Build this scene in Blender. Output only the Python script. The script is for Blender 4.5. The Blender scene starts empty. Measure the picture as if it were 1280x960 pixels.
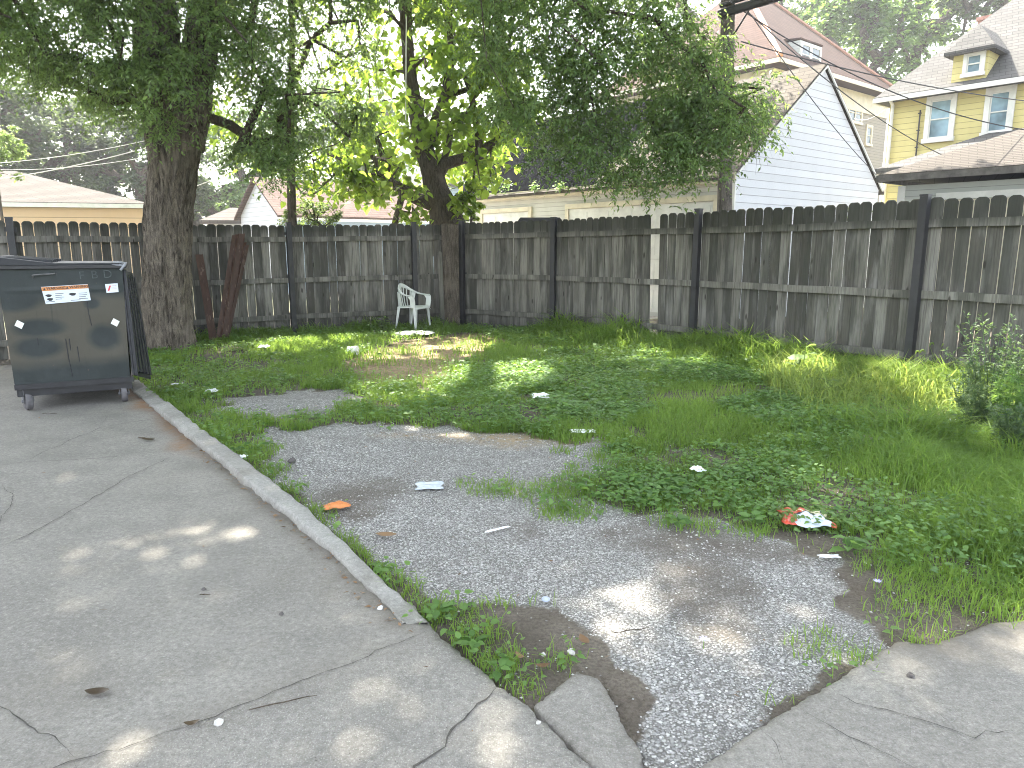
import bpy, math, random
import numpy as np
from mathutils import Vector, Matrix, noise as mnoise

rng = np.random.default_rng(7)
random.seed(7)
scene = bpy.context.scene
R = math.radians

# ---------------------------------------------------------------- camera, sky, sun, exposure
EYE = 1.5
PITCH = R(10.8)
FPX = 900.0                     # focal length in pixels of a 1280-wide frame
cam_d = bpy.data.cameras.new("camera")
cam_d.sensor_width = 36.0
cam_d.lens = FPX / 1280 * 36.0
cam_d.clip_start = 0.05
cam_d.clip_end = 2000
cam = bpy.data.objects.new("camera", cam_d)
scene.collection.objects.link(cam)
cam.location = (0, 0, EYE)
cam.rotation_euler = (math.pi / 2 - PITCH, 0, 0)
scene.camera = cam

HAZE = 0.0012
SUN_AZ = R(-22)                 # measured from +Y towards +X
SUN_EL = R(54)
world = bpy.data.worlds.new("World")
scene.world = world
world.use_nodes = True
wn = world.node_tree
bg = wn.nodes['Background']
sky = wn.nodes.new('ShaderNodeTexSky')
sky.sky_type = 'NISHITA'
sky.sun_disc = False
sky.sun_elevation = SUN_EL
sky.sun_rotation = SUN_AZ
sky.air_density = 1.2
sky.dust_density = 3.5
sky.ozone_density = 1.0
hs = wn.nodes.new('ShaderNodeHueSaturation'); hs.inputs['Saturation'].default_value = 0.42   # thin white summer haze over the sky
wn.links.new(sky.outputs[0], hs.inputs['Color']); wn.links.new(hs.outputs[0], bg.inputs[0])
bg.inputs[1].default_value = 0.15
sun_d = bpy.data.lights.new("sun", 'SUN')
sun_d.energy = 4.2
sun_d.angle = R(0.53)
sun_d.color = (1.0, 0.93, 0.80)
sun = bpy.data.objects.new("sun", sun_d)
scene.collection.objects.link(sun)
SV = Vector((math.sin(SUN_AZ) * math.cos(SUN_EL), math.cos(SUN_AZ) * math.cos(SUN_EL), math.sin(SUN_EL)))
sun.rotation_euler = SV.to_track_quat('Z', 'Y').to_euler()
sun.location = (0, 0, 30)
scene.view_settings.view_transform = 'Standard'
scene.view_settings.look = 'None'
scene.view_settings.exposure = 2.88
scene.view_settings.gamma = 1.0
scene.cycles.use_denoising = True
scene.cycles.max_bounces = 8
scene.cycles.diffuse_bounces = 4
scene.cycles.transmission_bounces = 5
scene.cycles.glossy_bounces = 2
scene.cycles.sample_clamp_indirect = 6.0
scene.cycles.filter_width = 1.0
scene.cycles.use_adaptive_sampling = True
scene.cycles.adaptive_threshold = 0.02

# ---------------------------------------------------------------- survey helpers (photo survey -> metres)
_c, _s = math.cos(PITCH), math.sin(PITCH)
def ray(px, py):
    u, v = (px - 640) / FPX, (py - 480) / FPX
    return (u, _c - v * _s, -_s - v * _c)
def G(px, py, z=0.0):
    r = ray(px, py); t = (z - EYE) / r[2]
    return (r[0] * t, r[1] * t, z)
def U(px, py, Y):
    r = ray(px, py); t = Y / r[1]
    return (r[0] * t, Y, EYE + r[2] * t)
def XA(px, Y, z=0.0):           # X of image column px at depth Y, height z
    return (px - 640) / FPX * (Y * _c + (EYE - z) * _s)
def on_plane(px, py, P, n):     # survey point on a wall plane
    r = Vector(ray(px, py)); n = Vector(n)
    t = (Vector(P) - Vector((0, 0, EYE))).dot(n) / r.dot(n)
    return Vector((0, 0, EYE)) + r * t

# ---------------------------------------------------------------- object helpers
C = scene.collection
def tag(o, label=None, cat=None, group=None, kind=None):
    if label: o['label'] = label
    if cat: o['category'] = cat
    if group: o['group'] = group
    if kind: o['kind'] = kind
    return o
def thing(name, label, cat, loc=(0, 0, 0), group=None):
    o = bpy.data.objects.new(name, None)
    o.empty_display_size = 0.2
    o.location = loc
    C.objects.link(o)
    return tag(o, label, cat, group)
def wloc(p):
    v = Vector((0, 0, 0))
    while p is not None:
        v = v + Vector(p.location); p = p.parent
    return v
def link_mesh(name, V, Fs, mat, parent=None, smooth=False, attrs=None, vattrs=None, origin=None):
    """V (n,3) world coords; Fs list of arrays (k,3)/(k,4)"""
    V = np.asarray(V, dtype=np.float64).reshape(-1, 3)
    off = wloc(parent) if parent is not None else (Vector(origin) if origin is not None else
          Vector((V[:, 0].mean(), V[:, 1].mean(), V[:, 2].min())))
    if parent is not None and origin is not None:
        off = Vector(origin)
    me = bpy.data.meshes.new(name)
    me.vertices.add(len(V))
    me.vertices.foreach_set('co', (V - np.array(off)).astype(np.float32).ravel())
    if isinstance(Fs, np.ndarray): Fs = [Fs]
    loops = np.concatenate([np.asarray(f).ravel() for f in Fs]) if Fs else np.zeros(0, int)
    tot = np.concatenate([np.full(len(f), f.shape[1]) for f in Fs])
    start = np.concatenate([[0], np.cumsum(tot)[:-1]])
    me.loops.add(len(loops))
    me.loops.foreach_set('vertex_index', loops.astype(np.int32))
    me.polygons.add(len(tot))
    me.polygons.foreach_set('loop_start', start.astype(np.int32))
    me.polygons.foreach_set('loop_total', tot.astype(np.int32))
    if smooth:
        me.polygons.foreach_set('use_smooth', np.ones(len(tot), dtype=bool))
    me.update(calc_edges=True)
    for k, a in (attrs or {}).items():
        at = me.attributes.new(k, 'FLOAT', 'FACE'); at.data.foreach_set('value', np.asarray(a, dtype=np.float32))
    for k, a in (vattrs or {}).items():
        at = me.attributes.new(k, 'FLOAT', 'POINT'); at.data.foreach_set('value', np.asarray(a, dtype=np.float32))
    if mat is not None: me.materials.append(mat)
    o = bpy.data.objects.new(name, me)
    C.objects.link(o)
    if parent is not None:
        o.parent = parent
        o.location = off - wloc(parent)
    else:
        o.location = off
    return o

class MB:
    def __init__(s): s.v = []; s.f = []; s.r = []
    def poly(s, pts, faces, rnd=None):
        b = len(s.v); s.v += [tuple(p) for p in pts]
        rnd = random.random() if rnd is None else rnd
        for f in faces: s.f.append(tuple(b + i for i in f)); s.r.append(rnd)
        return s
    def box(s, x0, x1, y0, y1, z0, z1, rnd=None):
        return s.obox((x0, y0, z0), (x1 - x0, 0, 0), (0, y1 - y0, 0), (0, 0, z1 - z0), rnd)
    def obox(s, o, a, b, c, rnd=None):
        o, a, b, c = map(Vector, (o, a, b, c))
        if a.cross(b).dot(c) < 0: a, b = b, a
        p = [o, o + a, o + a + b, o + b, o + c, o + a + c, o + a + b + c, o + b + c]
        return s.poly(p, [(0, 3, 2, 1), (4, 5, 6, 7), (0, 1, 5, 4), (1, 2, 6, 5), (2, 3, 7, 6), (3, 0, 4, 7)], rnd)
    def prism(s, pts, ext, rnd=None):
        """planar polygon pts extruded by vector ext"""
        n = len(pts); P = [Vector(p) for p in pts]; e = Vector(ext)
        nn = Vector((0, 0, 0))
        for i in range(n): nn += P[i].cross(P[(i + 1) % n])
        if nn.dot(e) > 0: P = P[::-1]
        fs = [tuple(range(n)), tuple(range(2 * n - 1, n - 1, -1))]
        for i in range(n):
            j = (i + 1) % n; fs.append((j, i, n + i, n + j))
        return s.poly(P + [p + e for p in P], fs, rnd)
    def tube(s, pts, rad, n=8, caps=True, rnd=None):
        pts = [Vector(p) for p in pts]
        if not hasattr(rad, '__len__'): rad = [rad] * len(pts)
        vs = []; up = None
        for i, p in enumerate(pts):
            t = (pts[min(i + 1, len(pts) - 1)] - pts[max(i - 1, 0)])
            t = t.normalized() if t.length > 1e-9 else Vector((0, 0, 1))
            if up is None:
                up = Vector((0, 0, 1)) if abs(t.z) < .9 else Vector((1, 0, 0))
            a = up.cross(t).normalized(); b = t.cross(a); up = b
            for k in range(n):
                an = 2 * math.pi * k / n
                vs.append(p + (a * math.cos(an) + b * math.sin(an)) * rad[i])
        fs = []
        for i in range(len(pts) - 1):
            for k in range(n):
                k2 = (k + 1) % n
                fs.append((i * n + k, i * n + k2, (i + 1) * n + k2, (i + 1) * n + k))
        if caps:
            fs.append(tuple(range(n - 1, -1, -1))); fs.append(tuple((len(pts) - 1) * n + k for k in range(n)))
        return s.poly(vs, fs, rnd)
    def cyl(s, p0, p1, r0, r1=None, n=16, rnd=None):
        return s.tube([p0, p1], [r0, r0 if r1 is None else r1], n, True, rnd)
    def build(s, name, mat, parent=None, smooth=False, bevel=0.0, origin=None):
        V = np.array(s.v)
        off = wloc(parent) if parent is not None else (Vector(origin) if origin is not None else
              Vector((V[:, 0].mean(), V[:, 1].mean(), V[:, 2].min())))
        me = bpy.data.meshes.new(name)
        me.from_pydata([tuple(Vector(p) - off) for p in s.v], [], s.f)
        at = me.attributes.new('rnd', 'FLOAT', 'FACE'); at.data.foreach_set('value', s.r)
        me.materials.append(mat)
        if smooth:
            me.polygons.foreach_set('use_smooth', [True] * len(me.polygons))
            me.set_sharp_from_angle(angle=R(50))
        o = bpy.data.objects.new(name, me); C.objects.link(o)
        if parent is not None: o.parent = parent; o.location = (0, 0, 0)
        else: o.location = off
        if bevel:
            m = o.modifiers.new('bevel', 'BEVEL'); m.width = bevel; m.segments = 2; m.limit_method = 'ANGLE'
        return o

# ---------------------------------------------------------------- materials
class NT:
    def __init__(s, name):
        s.m = bpy.data.materials.new(name); s.m.use_nodes = True
        s.t = s.m.node_tree; s.b = s.t.nodes['Principled BSDF']; s.out = s.t.nodes['Material Output']
        s._pos = None
    def n(s, typ, **kw):
        nd = s.t.nodes.new(typ)
        for k, v in kw.items(): setattr(nd, k, v)
        return nd
    def L(s, a, b): s.t.links.new(a, b)
    def pos(s):
        if s._pos is None: s._pos = s.n('ShaderNodeNewGeometry').outputs['Position']
        return s._pos
    def scaled(s, sc, vec=None):
        m = s.n('ShaderNodeVectorMath', operation='MULTIPLY')
        s.L(vec or s.pos(), m.inputs[0]); m.inputs[1].default_value = sc; return m.outputs[0]
    def noise(s, sc, detail=4, rough=.55, vec=None, dist=0.0):
        nd = s.n('ShaderNodeTexNoise'); nd.inputs['Scale'].default_value = 1.0
        nd.inputs['Detail'].default_value = detail; nd.inputs['Roughness'].default_value = rough
        nd.inputs['Distortion'].default_value = dist
        if not hasattr(sc, '__len__'): sc = (sc, sc, sc)
        s.L(s.scaled(sc, vec), nd.inputs['Vector']); return nd.outputs['Fac']
    def voro(s, sc, feature='F1', out='Distance', rnd=1.0, vec=None):
        nd = s.n('ShaderNodeTexVoronoi', feature=feature); nd.inputs['Scale'].default_value = 1.0
        nd.inputs['Randomness'].default_value = rnd
        if not hasattr(sc, '__len__'): sc = (sc, sc, sc)
        s.L(s.scaled(sc, vec), nd.inputs['Vector']); return nd.outputs[out]
    def attr(s, name):
        nd = s.n('ShaderNodeAttribute'); nd.attribute_name = name; return nd.outputs['Fac']
    def ramp(s, fac, stops, interp='LINEAR'):
        nd = s.n('ShaderNodeValToRGB'); nd.color_ramp.interpolation = interp
        e = nd.color_ramp.elements
        while len(e) < len(stops): e.new(.5)
        for i, (p, c) in enumerate(stops):
            e[i].position = p
            e[i].color = (c, c, c, 1) if not hasattr(c, '__len__') else tuple(c) + (1,)
        s.L(fac, nd.inputs[0]); return nd.outputs[0]
    def val(s, x):
        nd = s.n('ShaderNodeValue'); nd.outputs[0].default_value = x; return nd.outputs[0]
    def math(s, op, a, b=None, c=None, clamp=False):
        nd = s.n('ShaderNodeMath', operation=op, use_clamp=clamp)
        for i, x in enumerate((a, b, c)):
            if x is None: continue
            if isinstance(x, (int, float)): nd.inputs[i].default_value = x
            else: s.L(x, nd.inputs[i])
        return nd.outputs[0]
    def mix(s, fac, a, b, blend='MIX'):
        nd = s.n('ShaderNodeMix', data_type='RGBA', blend_type=blend)
        for sock, x in ((nd.inputs[0], fac), (nd.inputs[6], a), (nd.inputs[7], b)):
            if isinstance(x, (int, float)): sock.default_value = x
            elif hasattr(x, '__len__'): sock.default_value = tuple(x) + (1,)
            else: s.L(x, sock)
        return nd.outputs[2]
    def bump(s, h, strength=.5, dist=.01):
        nd = s.n('ShaderNodeBump'); nd.inputs['Strength'].default_value = strength
        nd.inputs['Distance'].default_value = dist
        s.L(h, nd.inputs['Height']); s.L(nd.outputs[0], s.b.inputs['Normal']); return nd
    def color(s, c):
        if hasattr(c, '__len__'): s.b.inputs['Base Color'].default_value = tuple(c) + (1,)
        else: s.L(c, s.b.inputs['Base Color'])
    def rough(s, r, spec=.5):
        if isinstance(r, (int, float)): s.b.inputs['Roughness'].default_value = r
        else: s.L(r, s.b.inputs['Roughness'])
        s.b.inputs['Specular IOR Level'].default_value = spec
        return s

def simple(name, col, rough=.6, var=.25, sc=6.0, bump=.15, metal=0.0, bsc=60, spec=.5):
    t = NT(name)
    n = t.noise(sc, 6)
    lo = tuple(c * (1 - var) for c in col); hi = tuple(min(1, c * (1 + var)) for c in col)
    t.color(t.mix(t.ramp(n, [(.3, 0.0), (.7, 1.0)]), lo, hi)); t.rough(rough, spec)
    t.b.inputs['Metallic'].default_value = metal
    if bump: t.bump(t.noise(bsc, 4), bump, .004)
    return t.m

def leaf_mat(name, dark, light, trans, tmix=.45, rough=.55, spec=.25):
    """foliage: per-leaf colour, reflective side + translucent light passing through"""
    t = NT(name)
    col = t.mix(t.attr('rnd'), dark, light)
    big = t.noise(.9, 2)
    col = t.mix(t.ramp(big, [(.35, 0.0), (.65, .35)]), col, tuple(l * 1.15 for l in light))
    t.color(col); t.rough(rough, spec)
    tr = t.n('ShaderNodeBsdfTranslucent')
    tc = t.mix(t.attr('rnd'), tuple(x * .45 for x in trans), trans); t.L(tc, tr.inputs[0])
    mx = t.n('ShaderNodeMixShader'); mx.inputs[0].default_value = tmix
    t.L(t.b.outputs[0], mx.inputs[1]); t.L(tr.outputs[0], mx.inputs[2]); t.L(mx.outputs[0], t.out.inputs[0])
    return t.m

def concrete_mat(name, base=(.228, .216, .194), rough_agg=0.0):
    t = NT(name)
    big = t.noise(.55, 5, .6); mid = t.noise(3.2, 6, .65); fine = t.noise(140, 3, .7)
    c = t.mix(t.ramp(big, [(.3, 0.0), (.7, 1.0)]), tuple(x * .80 for x in base), tuple(x * 1.16 for x in base))
    c = t.mix(t.ramp(mid, [(.35, .8), (.60, 0.0)]), c, tuple(x * .72 for x in base))
    blot = t.noise(1.3, 3, .5, dist=1.5)
    c = t.mix(t.ramp(blot, [(.60, 0.0), (.72, .35)]), c, (.27, .257, .225))
    c = t.mix(t.ramp(fine, [(.30, .55), (.5, 0.0)]), c, tuple(x * .45 for x in base))
    c = t.mix(t.ramp(fine, [(.58, 0.0), (.75, .6)]), c, (.42, .415, .40))
    # exposed aggregate: light and dark stones
    vc = t.n('ShaderNodeTexVoronoi'); vc.inputs['Scale'].default_value = 1
    t.L(t.scaled((150, 150, 150)), vc.inputs['Vector'])
    sep = t.n('ShaderNodeSeparateColor'); t.L(vc.outputs['Color'], sep.inputs[0])
    stone = t.ramp(sep.outputs[0], [(0, (.15, .145, .14)), (.4, (.25, .245, .23)), (.75, (.36, .345, .32)), (1, (.50, .48, .44))])
    am = t.math('MULTIPLY', t.ramp(vc.outputs['Distance'], [(.25, 1.0), (.5, 0.0)]), t.math('ADD', t.attr('agg'), rough_agg, clamp=True))
    c = t.mix(t.math('MULTIPLY', am, .5), c, stone)
    # pits
    gr2 = t.noise(42, 5, .75)
    c = t.mix(t.ramp(gr2, [(.36, .6), (.5, 0.0)]), c, tuple(x * .55 for x in base)); c = t.mix(t.ramp(gr2, [(.54, 0.0), (.68, .5)]), c, tuple(min(1, x * 1.5) for x in base))
    pit = t.voro(38, out='Distance')
    pm = t.math('MULTIPLY', t.ramp(pit, [(.06, 1.0), (.12, 0.0)]), t.ramp(t.noise(6, 2), [(.55, 0.0), (.62, 1.0)]))
    c = t.mix(pm, c, (.10, .09, .08))
    # dirt and rust where the surface carries them
    dn = t.math('MULTIPLY', t.attr('dirt'), t.ramp(t.noise(9, 6, .7), [(.3, .35), (.62, 1.0)]))
    c = t.mix(dn, c, (.13, .115, .095))
    rn = t.math('MULTIPLY', t.attr('rust'), t.ramp(t.noise(14, 5, .7), [(.3, .2), (.6, 1.0)]))
    c = t.mix(rn, c, (.21, .115, .06))
    t.color(c); t.rough(.9, .25)
    h = t.math('ADD', t.math('MULTIPLY', fine, .35), t.math('MULTIPLY', mid, .6))
    h = t.math('SUBTRACT', h, t.math('MULTIPLY', pm, 1.2))
    h = t.math('ADD', h, t.math('MULTIPLY', am, .35))
    t.bump(h, .55, .006)
    return t.m

def soil_mat():
    t = NT('soil_and_gravel')
    n1 = t.noise(2.2, 6, .65); n2 = t.noise(60, 4, .7)
    soil = t.mix(t.ramp(n1, [(.3, 0.0), (.7, 1.0)]), (.085, .072, .058), (.19, .165, .135))
    soil = t.mix(t.ramp(n2, [(.35, .6), (.6, 0.0)]), soil, (.045, .038, .03))
    # gravel: two sizes of crushed stone
    def stones(sc):
        v = t.n('ShaderNodeTexVoronoi'); v.inputs['Scale'].default_value = 1
        t.L(t.scaled((sc, sc, sc)), v.inputs['Vector'])
        sep = t.n('ShaderNodeSeparateColor'); t.L(v.outputs['Color'], sep.inputs[0])
        col = t.ramp(sep.outputs[0], [(0, (.17, .166, .158)), (.35, (.30, .295, .28)), (.75, (.42, .41, .39)), (1, (.55, .54, .52))])
        return v.outputs['Distance'], col
    d1, c1 = stones(62); d2, c2 = stones(120)
    m1 = t.ramp(d1, [(.33, 1.0), (.55, 0.0)]); m2 = t.ramp(d2, [(.35, 1.0), (.6, 0.0)])
    base = (.15, .143, .132)
    g = t.mix(m2, base, c2); g = t.mix(t.math('MULTIPLY', m1, t.ramp(t.noise(5, 3), [(.4, .25), (.6, 1.0)])), g, c1)
    gm = t.math('ADD', t.attr('gravel'), t.math('MULTIPLY', t.math('SUBTRACT', t.noise(7, 5, .7), .5), .9))
    gm = t.ramp(gm, [(.38, 0.0), (.58, 1.0)])
    c = t.mix(gm, soil, g)
    sn = t.math('MULTIPLY', t.attr('straw'), t.ramp(t.noise(22, 6, .75), [(.35, .15), (.6, 1.0)]))
    c = t.mix(sn, c, (.36, .27, .16))
    dn = t.math('MULTIPLY', t.attr('dust'), t.ramp(t.noise(3.5, 5, .6), [(.35, .35), (.65, .95)]))
    c = t.mix(dn, c, (.115, .098, .08))
    t.color(c); t.rough(.95, .15)
    h = t.math('ADD', t.math('MULTIPLY', m1, gm), t.math('MULTIPLY', t.math('ADD', n2, m2), .5))
    t.bump(h, .8, .008)
    return t.m

def wood_mat():
    t = NT('weathered_fence_wood')
    rnd = t.attr('rnd')
    off = t.n('ShaderNodeCombineXYZ'); t.L(t.math('MULTIPLY', rnd, 37.0), off.inputs[0]); t.L(t.math('MULTIPLY', rnd, 91.0), off.inputs[2])
    ad = t.n('ShaderNodeVectorMath', operation='ADD'); t.L(t.pos(), ad.inputs[0]); t.L(off.outputs[0], ad.inputs[1])
    v = ad.outputs[0]
    grain = t.noise((55, 55, 1.6), 6, .65, v, .6); fine = t.noise((220, 220, 6), 3, .6, v)
    blotch = t.noise((7, 7, 1.3), 5, .6, v)
    c = t.mix(rnd, (.078, .073, .063), (.265, .250, .222))
    c = t.mix(t.ramp(grain, [(.33, .75), (.55, 0.0)]), c, (.045, .041, .037))
    c = t.mix(t.ramp(blotch, [(.5, 0.0), (.72, .65)]), c, (.30, .29, .275))
    c = t.mix(t.ramp(t.noise((5, 5, .9), 4, .6, v), [(.45, 0.0), (.6, .7)]), c, (.055, .056, .048))
    # knots
    k = t.voro((7, 7, 2.2), vec=v)
    c = t.mix(t.ramp(k, [(.07, .85), (.13, 0.0)]), c, (.03, .025, .02))
    # algae and grime on the board tops and feet, a feature of the boards themselves
    sp = t.n('ShaderNodeSeparateXYZ'); t.L(t.pos(), sp.inputs[0])
    gt = t.ramp(t.math('ADD', t.math('MULTIPLY', sp.outputs[2], .5), t.math('MULTIPLY', t.math('SUBTRACT', blotch, .5), .12)),
                [(.0, .55), (.16, .25), (.26, 0.0), (.83, 0.0), (.90, .75), (1.0, .8)])
    c = t.mix(gt, c, (.040, .042, .034))
    t.color(c); t.rough(.9, .2)
    t.bump(t.math('ADD', grain, t.math('MULTIPLY', fine, .5)), .6, .006)
    return t.m

def bark_mat(name, lo, hi, sc=1.0):
    t = NT(name)
    w = t.noise((20 * sc, 20 * sc, 3.2 * sc), 6, .7, dist=1.2); f = t.noise(90 * sc, 4, .7)
    c = t.mix(t.ramp(w, [(.36, 0.0), (.60, 1.0)]), lo, hi)
    c = t.mix(t.ramp(f, [(.35, .5), (.6, 0.0)]), c, tuple(x * .5 for x in lo))
    c = t.mix(t.ramp(t.noise(1.7, 3), [(.55, 0.0), (.7, .4)]), c, tuple(x * 1.3 for x in hi))
    t.color(c); t.rough(.95, .15)
    t.bump(t.math('ADD', w, t.math('MULTIPLY', f, .3)), .9, .03)
    return t.m

def siding_mat(name, col, pitch=.115, dirt=.25):
    """lap siding: boards stepped in height, each with its own faint tone"""
    t = NT(name)
    sp = t.n('ShaderNodeSeparateXYZ'); t.L(t.pos(), sp.inputs[0])
    q = t.math('DIVIDE', sp.outputs[2], pitch); fr = t.math('FRACT', q); fl = t.math('FLOOR', q)
    wn_ = t.n('ShaderNodeTexWhiteNoise', noise_dimensions='1D'); t.L(fl, wn_.inputs[1])
    c = t.mix(wn_.outputs[0], tuple(x * .94 for x in col), tuple(min(.95, x * 1.03) for x in col))
    gr = t.noise((2.5, 2.5, .7), 6, .65)
    c = t.mix(t.ramp(gr, [(.45, 0.0), (.8, dirt)]), c, tuple(x * .55 for x in col))
    gap = t.ramp(fr, [(0.0, .75), (.05, .75), (.09, 0.0), (1.0, 0.0)])
    c = t.mix(gap, c, tuple(x * .35 for x in col))
    t.color(c); t.rough(.6, .3)
    t.bump(t.math('SUBTRACT', 1.0, fr), .8, .02)
    return t.m

def shingle_mat(name, col, dirx, zsc=9.0, var=.3):
    t = NT(name)
    dp = t.n('ShaderNodeVectorMath', operation='DOT_PRODUCT'); t.L(t.pos(), dp.inputs[0]); dp.inputs[1].default_value = dirx
    dq = t.n('ShaderNodeVectorMath', operation='DOT_PRODUCT'); t.L(t.pos(), dq.inputs[0]); dq.inputs[1].default_value = (-dirx[1], dirx[0], 0)
    sp = t.n('ShaderNodeSeparateXYZ'); t.L(t.pos(), sp.inputs[0])
    cb = t.n('ShaderNodeCombineXYZ')
    t.L(t.math('ADD', dp.outputs['Value'], t.math('MULTIPLY', dq.outputs['Value'], .37)), cb.inputs[0]); t.L(t.math('MULTIPLY', sp.outputs[2], 1.0), cb.inputs[1])
    br = t.n('ShaderNodeTexBrick'); t.L(cb.outputs[0], br.inputs['Vector'])
    br.inputs['Scale'].default_value = 1.0; br.inputs['Brick Width'].default_value = .30
    br.inputs['Row Height'].default_value = 1.0 / zsc; br.inputs['Mortar Size'].default_value = .008
    br.inputs['Color1'].default_value = tuple(x * (1 - var) for x in col) + (1,)
    br.inputs['Color2'].default_value = tuple(min(1, x * (1 + var)) for x in col) + (1,)
    br.inputs['Mortar'].default_value = tuple(x * .35 for x in col) + (1,)
    c = t.mix(t.ramp(t.noise(1.1, 5, .65), [(.4, 0.0), (.7, .45)]), br.outputs['Color'], tuple(x * .62 for x in col))
    c = t.mix(t.ramp(t.noise(70, 3, .7), [(.4, .35), (.6, 0.0)]), c, tuple(x * .5 for x in col))
    t.color(c); t.rough(.95, .15)
    t.bump(br.outputs['Fac'], -.4, .01)
    return t.m

def glass_mat(name, col=(.05, .07, .08)):
    t = NT(name); n = t.noise(1.4, 3)
    t.color(t.mix(t.ramp(n, [(.35, 0.0), (.65, 1.0)]), tuple(x * .5 for x in col), tuple(x * 1.8 for x in col)))
    t.rough(.08, .9); return t.m

def rust_mat():
    t = NT('rusty_steel'); rnd = t.attr('rnd')
    n = t.noise((18, 18, 5), 6, .7)
    c = t.mix(t.ramp(n, [(.3, 0.0), (.7, 1.0)]), (.050, .028, .022), (.135, .072, .05))
    c = t.mix(t.ramp(t.noise((12, 12, 2), 5, .7), [(.58, 0.0), (.66, .8)]), c, (.30, .22, .17))
    c = t.mix(t.math('MULTIPLY', rnd, .5), c, (.10, .075, .065))
    t.color(c); t.rough(.85, .3); t.bump(n, .5, .004); return t.m

M = {}
M['concrete'] = concrete_mat('concrete')
M['kerb'] = concrete_mat('kerb_concrete', (.33, .322, .30), .12)
M['soil'] = soil_mat()
M['wood'] = wood_mat()
M['bark'] = bark_mat('elm_bark', (.030, .024, .019), (.235, .20, .16))
M['bark2'] = bark_mat('smooth_bark', (.035, .028, .022), (.14, .115, .09), 1.6)
M['polewood'] = bark_mat('pole_wood', (.055, .05, .045), (.17, .15, .13), .8)
M['black_metal'] = simple('black_painted_steel', (.018, .018, .021), .45, .3, 8, .1)
M['rust'] = rust_mat()
M['white_plastic'] = simple('white_plastic', (.70, .72, .70), .38, .06, 12, .05)
M['white_trim'] = simple('white_trim', (.62, .62, .60), .5, .12, 5, .1)
M['cream_trim'] = simple('cream_trim', (.53, .48, .37), .55, .15, 4, .1)
M['white_siding'] = siding_mat('white_siding', (.56, .57, .60), .16, .12)
M['cream_siding'] = siding_mat('cream_siding', (.50, .49, .455), .11, .35)
M['yellow_siding'] = siding_mat('yellow_siding', (.54, .47, .20), .17, .25)
M['tan_siding'] = siding_mat('tan_siding', (.25, .22, .17), .13, .2)
M['grey_siding'] = siding_mat('grey_siding', (.42, .44, .41), .12, .2)
M['peach_siding'] = siding_mat('peach_siding', (.66, .47, .30), .3, .1)
M['blue_siding'] = siding_mat('blue_siding', (.34, .44, .56), .14, .2)
ND = Vector((-.64, .77, 0)).normalized()      # direction of the alley
NN = Vector((.77, .64, 0)).normalized()       # across the alley
M['shingle_grey'] = shingle_mat('grey_shingles', (.095, .093, .090), tuple(ND), var=.16)
M['shingle_tan'] = shingle_mat('tan_shingles', (.100, .088, .078), tuple(ND), var=.15)
M['shingle_low'] = shingle_mat('tan_low_pitch_shingles', (.100, .089, .080), tuple(ND), 24, .12)
M['shingle_brown'] = shingle_mat('red_brown_shingles', (.070, .042, .034), tuple(NN), 8, .14)
M['shingle_pink'] = shingle_mat('faded_pink_shingles', (.145, .10, .088), tuple(NN), 12, .14)
M['shingle_dark'] = simple('black_roof_patch', (.009, .0095, .011), 1.0, .5, 3, .4, spec=.0)
M['glass'] = glass_mat('window_glass')
M['glass_blue'] = glass_mat('window_glass_curtained', (.16, .24, .30))
M['alley'] = simple('alley_gravel', (.34, .31, .27), .95, .3, 8, .5)
M['crack'] = simple('crack_dirt', (.06, .055, .048), .95, .4, 30, .3)
M['litterwhite'] = simple('white_paper', (.72, .73, .74), .6, .15, 20, .2)

# foliage
M['elm'] = leaf_mat('elm_leaves', (.070, .125, .050), (.150, .230, .095), (.33, .48, .12), .55, .5, .4)
M['elm_high'] = M['elm']
M['catalpa'] = leaf_mat('catalpa_leaves', (.05, .10, .022), (.11, .19, .04), (.46, .64, .08), .62, .5)
M['far_leaf'] = leaf_mat('far_leaves', (.055, .105, .04), (.12, .20, .075), (.24, .38, .08), .45)
M['far_dark'] = leaf_mat('far_dark_leaves', (.032, .058, .030), (.08, .12, .055), (.14, .20, .06), .4)
M['bright_leaf'] = leaf_mat('bright_shrub_leaves', (.08, .14, .05), (.18, .26, .10), (.35, .48, .12), .45)
M['grass'] = leaf_mat('grass_blades', (.070, .145, .028), (.190, .300, .068), (.38, .56, .09), .52)
M['weed'] = leaf_mat('weed_leaves', (.065, .145, .040), (.165, .285, .090), (.34, .54, .10), .5, .5, .35)
M['foxtail'] = leaf_mat('foxtail_blades', (.12, .20, .045), (.25, .34, .09), (.48, .58, .12), .5)
M['sage'] = leaf_mat('grey_green_weed', (.05, .10, .045), (.12, .18, .09), (.20, .30, .09), .4)
M['dry_leaf'] = leaf_mat('dry_leaves', (.10, .055, .03), (.28, .18, .10), (.2, .12, .05), .15)
M['dark_leaf'] = leaf_mat('dark_dead_leaf', (.035, .025, .016), (.09, .065, .04), (.05, .03, .02), .05)

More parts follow.
